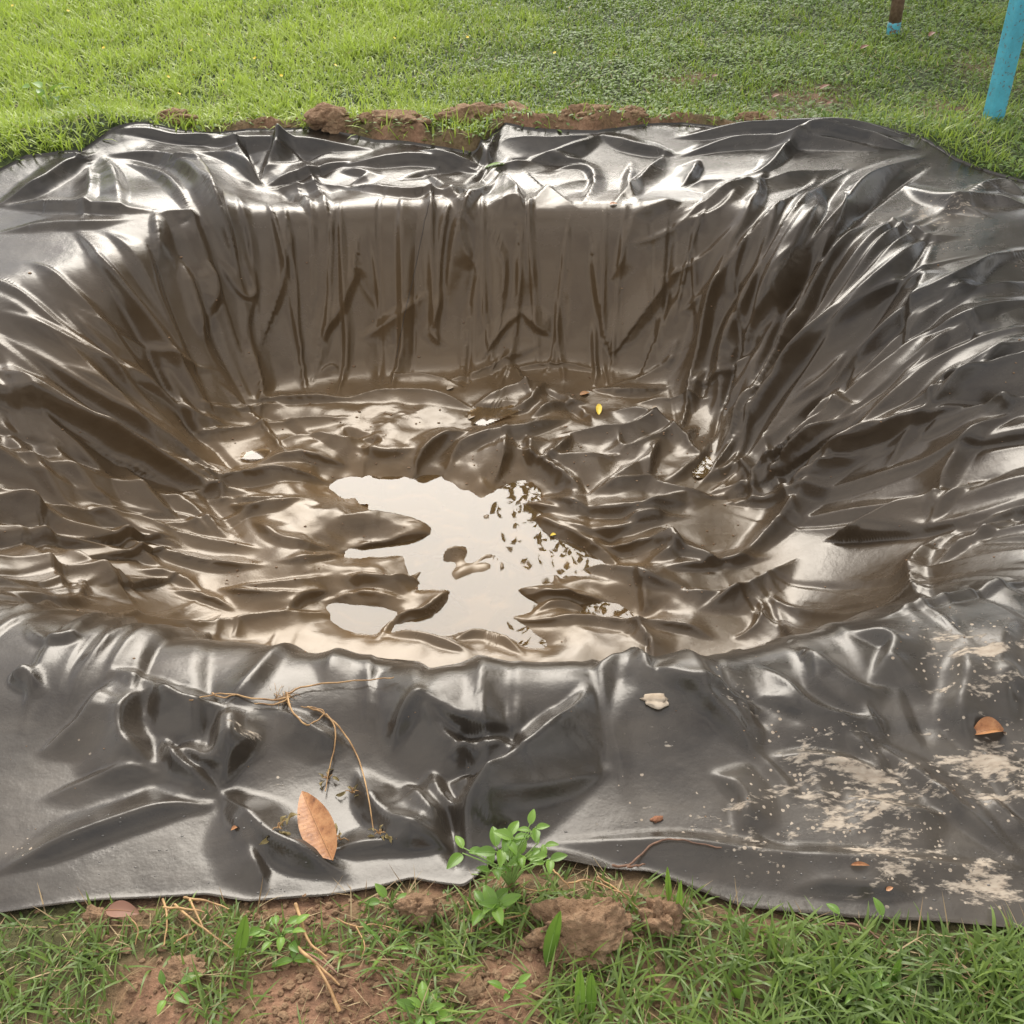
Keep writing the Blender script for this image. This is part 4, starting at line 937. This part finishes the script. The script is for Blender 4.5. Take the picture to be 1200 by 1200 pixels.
weed(455, 1120, rand_leaves(7, .04, .03, .03, 11), 'grassy weed with narrow leaves in the middle of bare soil', seed=11, lw=.22)
weed(345, 1130, [(0, 0, .02, .05, .1, .1, .8), (.0, 0, .018, .04, 3.3, .3, .5), (.0, 0, .02, .03, 1.6, -.2, .5)], 'weed with one long pale leaf above bare soil', seed=5, lw=.4)
weed(500, 1195, rand_leaves(8, .02, .03, .03, 6), 'bright green seedling at the very bottom edge centre', seed=6)
weed(200, 1170, rand_leaves(4, .03, .02, .032, 7), 'small dark green weed on soil at lower left', seed=7)
weed(598, 1170, rand_leaves(4, .02, .02, .026, 8), 'little weed with rounded leaves below the dark lump', seed=8)
weed(982, 1075, [(0, 0, .03, .028, 2.2, .2, .5)], 'single heart-shaped leaf against the hem at right', seed=9)
weed(1033, 1078, [(0, 0, .03, .032, 1.9, -.3, .6)], 'upright pale green leaf in front of the hem right side', seed=10)
weed(60, 130, rand_leaves(7, .10, .12, .09, 12), 'taller pale broad-leaved weed in the lawn at far left', seed=12)
weed(1010, 1165, rand_leaves(6, .03, .03, .03, 13), 'weed with narrow leaves at lower right in grass', seed=13, lw=.35)
# broad single blades of grass
def big_blade(px, py, pxt, pyt, wpx, label, tone=.5):
    x, y = onz(px, py, 0); c = Vector((x, y, zg(x, y))); dep = y*cP+CAM_H*sP
    hgt = abs(py-pyt)*dep/1200/ .78; dx = (pxt-px)*dep/1200
    o = link('grass_blade', None, label=label, cat='grass blade', group=None); o.location = c
    d = Vector((dx, .25*hgt, hgt*.9)); xa = d.normalized(); ya = Vector((1, 0, 0)); za = xa.cross(ya).normalized(); ya = za.cross(xa)
    Mx = Matrix((xa, ya, za)).transposed().to_4x4()
    leaf_part(o, Mx, d.length, wpx*dep/1200, GRN, 'blade', .3, .25, rib=GRIB, tone=tone)
big_blade(278, 1125, 297, 1062, 17, 'broad upright grass blade left of the low weed', .3)
big_blade(640, 1132, 655, 1060, 19, 'broad upright grass blade in front of the big clod', .3)
big_blade(680, 1195, 677, 1120, 14, 'cut broad grass blade with dry tip at bottom', .5)
big_blade(693, 1190, 691, 1130, 14, 'broad grass blade next to the one with dry tip', .25)
big_blade(1048, 1150, 1050, 1115, 12, 'short dark upright blade in grass at lower right', .1)
big_blade(785, 1060, 778, 1008, 8, 'thin grass blade standing over the hem, right of twig', .6)
big_blade(795, 1085, 793, 1020, 9, 'tall blade at the hem where grass starts', .7)
big_blade(870, 1170, 858, 1155, 20, 'broad short blade in grass at bottom right of centre', .6)

# ---------------------------------------------------------------- small yellow flowers in the lawn
FP = simple('yellow_petal', (.75, .50, .02), (.85, .62, .05), .5)
def flower_mesh():
    V = [(0, 0, 0)]; F = []
    for i in range(9):
        a = i*2*math.pi/9
        for r_, da in ((.008, -.3), (.009, .0), (.008, .3)): V.append((math.cos(a+da)*r_, math.sin(a+da)*r_, .003))
        b_ = 1+i*3; F.append((0, b_, b_+1, b_+2))
    return np_mesh('petals', V, F, np.full(9, 4), FP)
fm = flower_mesh(); fs = tubes_mesh('stem', [(np.array([[0, 0, -.08], [.002, 0, -.04], [0, 0, -.001]]), .0012, .001)], GRIB)
for i, (px, py) in enumerate(((15, 8), (80, 14), (245, 42), (252, 50), (262, 47), (225, 60), (122, 58), (198, 91), (210, 112), (227, 89), (245, 89), (263, 95), (299, 71), (330, 91), (393, 77), (335, 110), (577, 8), (668, 10), (650, 64), (548, 45), (462, 46), (447, 47))):
    x, y = onz(px, py, .06); o = link('yellow_flower', fm, label='tiny yellow wildflower scattered in the lawn behind the pit', cat='flower', group='tiny yellow flowers in the lawn')
    o.location = (x, y, .07+zg(x, y)); o.rotation_euler = (.5, 0, i); o.scale = (1, 1, 1)
    link('stem', fs, parent=o)

# ---------------------------------------------------------------- posts
def prism(n, r, z0, z1, bev=0.0, sq=False):
    pts = []
    if sq:
        b_ = bev; w = r
        for sx_, sy_, o_ in ((1, 1, 0), (-1, 1, 1), (-1, -1, 2), (1, -1, 3)):
            for t_ in np.linspace(0, math.pi/2, 4): 
                a = t_+o_*math.pi/2; pts.append((sx_*(w-b_)+math.cos(a)*b_, sy_*(w-b_)+math.sin(a)*b_))
    else: pts = [(math.cos(a)*r, math.sin(a)*r) for a in np.arange(n)*2*math.pi/n]
    m = len(pts); zs = np.linspace(z0, z1, 10); V = [(x, y, z) for z in zs for x, y in pts]; F = []
    for k_ in range(9):
        for i in range(m): F.append((k_*m+i, k_*m+(i+1) % m, (k_+1)*m+(i+1) % m, (k_+1)*m+i))
    flat = [q for f in F for q in f]+list(range(m-1, -1, -1))+list(range(9*m, 10*m)); lc = [4]*len(F)+[m, m]
    return V, flat, lc
def mat_paint(name, col, under, amt):
    M = Mat(name); p = M.pos(); n = M.noise(14, 6, .7, p).outputs[0]; z = M.n('ShaderNodeSeparateXYZ', {0: p}).outputs[2]
    n2 = M.noise(70, 4, .7, p).outputs[0]
    chip = M.rng(n2, amt, amt+.02, 0, 1)
    streak = M.rng(n, .35, .7, .0, 1)
    c = M.mix(streak, rgb(*col), rgb(*(q*.72 for q in col))); c = M.mix(chip, c, rgb(*under))
    bp = M.n('ShaderNodeBump', {'Height': M.math('SUBTRACT', n, chip), 'Distance': .002, 'Strength': .5})
    return M.done(M.bsdf(Base_Color=c, Roughness=.5, Normal=bp.outputs[0]).outputs[0])
BLUE = mat_paint('sky_blue_paint', (.10, .46, .60), (.13, .16, .16), .60)
BLUE2 = mat_paint('flaking_blue_paint', (.10, .42, .52), (.16, .09, .05), .52)
RUST = simple('bare_brown_pipe', (.13, .07, .045), (.26, .17, .12), .7, 40)
x, y = onz(1161, 148, 0); V, fl_, lc = prism(0, .037, -.02, 2.3, .012, True)
post = link('blue_post', None, label='sky-blue painted square post leaning slightly at top right', cat='post'); post.location = (x, y, zg(x, y)); post.rotation_euler = (.0, R(-3.4), R(14))
link('shaft', np_mesh('shaft', V, fl_, lc, BLUE, smooth=False), parent=post)
V, fl_, lc = prism(0, .042, 2.3, 2.33, .012, True); link('cap', np_mesh('cap', V, fl_, lc, BLUE, smooth=False), parent=post)
x, y = onz(1046, 42, 0); V, fl_, lc = prism(16, .036, .10, 2.3)
pole = link('round_pole', None, label='thin round brown pole with flaking blue paint at its foot', cat='pole'); pole.location = (x, y, zg(x, y)-.02); pole.rotation_euler = (0, R(-3), 0)
link('shaft', np_mesh('shaft', V, fl_, lc, RUST), parent=pole)
V, fl_, lc = prism(16, .0375, -.02, .10); link('painted_foot', np_mesh('painted_foot', V, fl_, lc, BLUE2), parent=pole)
V, fl_, lc = prism(16, .0375, .38, 1.6); link('paint_sleeve', np_mesh('paint_sleeve', V, fl_, lc, BLUE2), parent=pole)

# ---------------------------------------------------------------- welded seams of the film
BLACK = simple('seam_film', (.03, .026, .022), (.05, .04, .034), .35)
def seam(pts):
    dense = np.array(pts, float); k_ = np.linspace(0, len(dense)-1, 70); dense = np.stack([np.interp(k_, np.arange(len(dense)), dense[:, j]) for j in (0, 1)], 1); q = np.array([on_film(a, b) for a, b in dense])
    for _ in range(1): q[1:-1] = .5*q[1:-1]+.25*(q[2:]+q[:-2])
    return q+np.array([0, -.0008, .0012])
link('weld_seam', tubes_mesh('weld_seam', [(seam([(515,195),(510,215),(503,235),(497,262),(490,300),(482,335),(476,360),(470,390),(464,420)]), .0009, .0009)], BLACK), parent=liner)
# droplets near the hem
dv, dfc = ICO3 if False else ico(1)
vs_, fs_ = [], []; o_ = 0
for i in range(170):
    px = random.choice([random.uniform(20, 400), random.uniform(640, 1180), random.uniform(640, 1180)]); py = random.uniform(950, 1060)
    p = on_film(px, py); r_ = random.uniform(.0007, .0022)
    vs_.append(dv*np.array([r_*random.uniform(.8, 1.8), r_, r_*.5])+p); fs_.append(dfc+o_); o_ += len(dv)
GL = Mat('rain_drop'); GLm = GL.done(GL.bsdf(Base_Color=rgb(.12, .11, .10), Roughness=.05, IOR=1.5).outputs[0])
link('rain_drops', np_mesh('rain_drops', np.vstack(vs_), np.vstack(fs_), np.full(len(np.vstack(fs_)), 3), GLm), kind='stuff', label='fine rain drops beaded along the near hem of plastic', cat='water drops')
# specks of dirt
vs_, fs_ = [], []; o_ = 0
for i in range(420):
    if i % 3: px, py = random.uniform(250, 860), random.uniform(440, 700)
    else: px, py = random.uniform(0, 1200), random.uniform(300, 1000)
    p = on_film(px, py); r_ = random.uniform(.0012, .0035)*p[1]/2.5
    vs_.append(dv*np.array([r_*random.uniform(.8, 2), r_, r_*.5])+p+np.array([0, 0, r_*.3])); fs_.append(dfc+o_); o_ += len(dv)
link('dirt_crumbs', np_mesh('dirt_crumbs', np.vstack(vs_), np.vstack(fs_), np.full(len(np.vstack(fs_)), 3), SOIL), kind='stuff', label='crumbs of soil scattered over the plastic', cat='dirt')

# ---------------------------------------------------------------- trees round the garden: they show in the pool and in the gloss of the film
BARK = simple('bark', (.05, .035, .025), (.13, .10, .075), .9, 9)
TL = mat_leafy('tree_leaves', (.025, .055, .010), (.08, .14, .03), .5, .3)
def tree_meshes(seed, hgt, rad, nleaf=9000):
    rr = np.random.default_rng(seed); br = [(np.array([[0, 0, -.2], [.08, .05, hgt*.25], [-.05, .1, hgt*.5], [.05, 0, hgt*.85]]), .24, .06)]
    cen = []
    for i in range(15):
        a = i*2.4; z0 = hgt*(.25+.5*i/15); L_ = rad*rr.uniform(.6, 1.)
        e = np.array([math.cos(a)*L_, math.sin(a)*L_, z0+hgt*.18]); br.append((np.array([[0, 0, z0], e*.5+np.array([0, 0, z0*.5]), e]), .08, .02)); cen.append(e)
        for k_ in range(3): cen.append(e*rr.uniform(.5, 1, 3)+rr.normal(0, .4, 3)*np.array([1, 1, .7]))
    cen.append(np.array([0, 0, hgt*.9])); cen = np.array(cen)
    c = cen[rr.integers(0, len(cen), nleaf)]; d = rr.normal(0, 1, (nleaf, 3)); d /= np.linalg.norm(d, axis=1, keepdims=True)
    p = c+d*(rr.uniform(.2, 1, (nleaf, 1))**.5)*rr.uniform(.5, .95, (nleaf, 1))*rad*.36
    n = nleaf; v, f, t_ = blades(p[:, 0], p[:, 1], p[:, 2], rr.uniform(.07, .14, n), rr.uniform(.04, .09, n), rr.uniform(0, 6.28, n), rr.uniform(.5, 2.4, n), rr.uniform(0, .8, n), rr.uniform(0, 1, n), 2, 'leaf')
    return tubes_mesh('trunk', br, BARK), np_mesh('crown', v, f, np.full(len(f), 4), TL, {'tone': t_})
TM = [tree_meshes(1, 8.5, 3.2, 6000), tree_meshes(2, 7.5, 2.8, 6000), tree_meshes(3, 8.5, 3.2, 15000)]
for i, (x, y, k_, s_, lb) in enumerate(((4.45, 13.5, 2, 1.35, 'leafy tree past the lawn whose crown darkens the right of the pool'), (-5.5, 17, 1, 1.1, 'leafy tree beyond the lawn on the left, mirrored along the pool edge'), (6.0, 9.5, 2, 1.4, 'tall leafy tree past the posts shading the right of lawn'),
                                    (7.2, 4.5, 1, 1.0, 'leafy tree right of the pit, mirrored dark in the left bank'), (6.6, 1.2, 0, .95, 'leafy tree to the right behind the viewer'), (-9.5, 12, 1, 1.0, 'leafy tree at the far left beyond the lawn'), (-2, 22, 0, 1.1, 'leafy tree farthest back behind the lawn'),
                                    (-8, -12, 0, .9, 'leafy tree behind the viewer on the left'), (4, -14, 1, .9, 'leafy tree behind the viewer on the right'))):
    o = link('leafy_tree', None, label=lb, cat='tree'); o.location = (x, y, 0); o.rotation_euler = (0, 0, i*1.7); o.scale = (s_,)*3
    link('trunk', TM[k_][0], parent=o); link('crown', TM[k_][1], parent=o)
print('script', round(time.time()-T0, 1), 's')
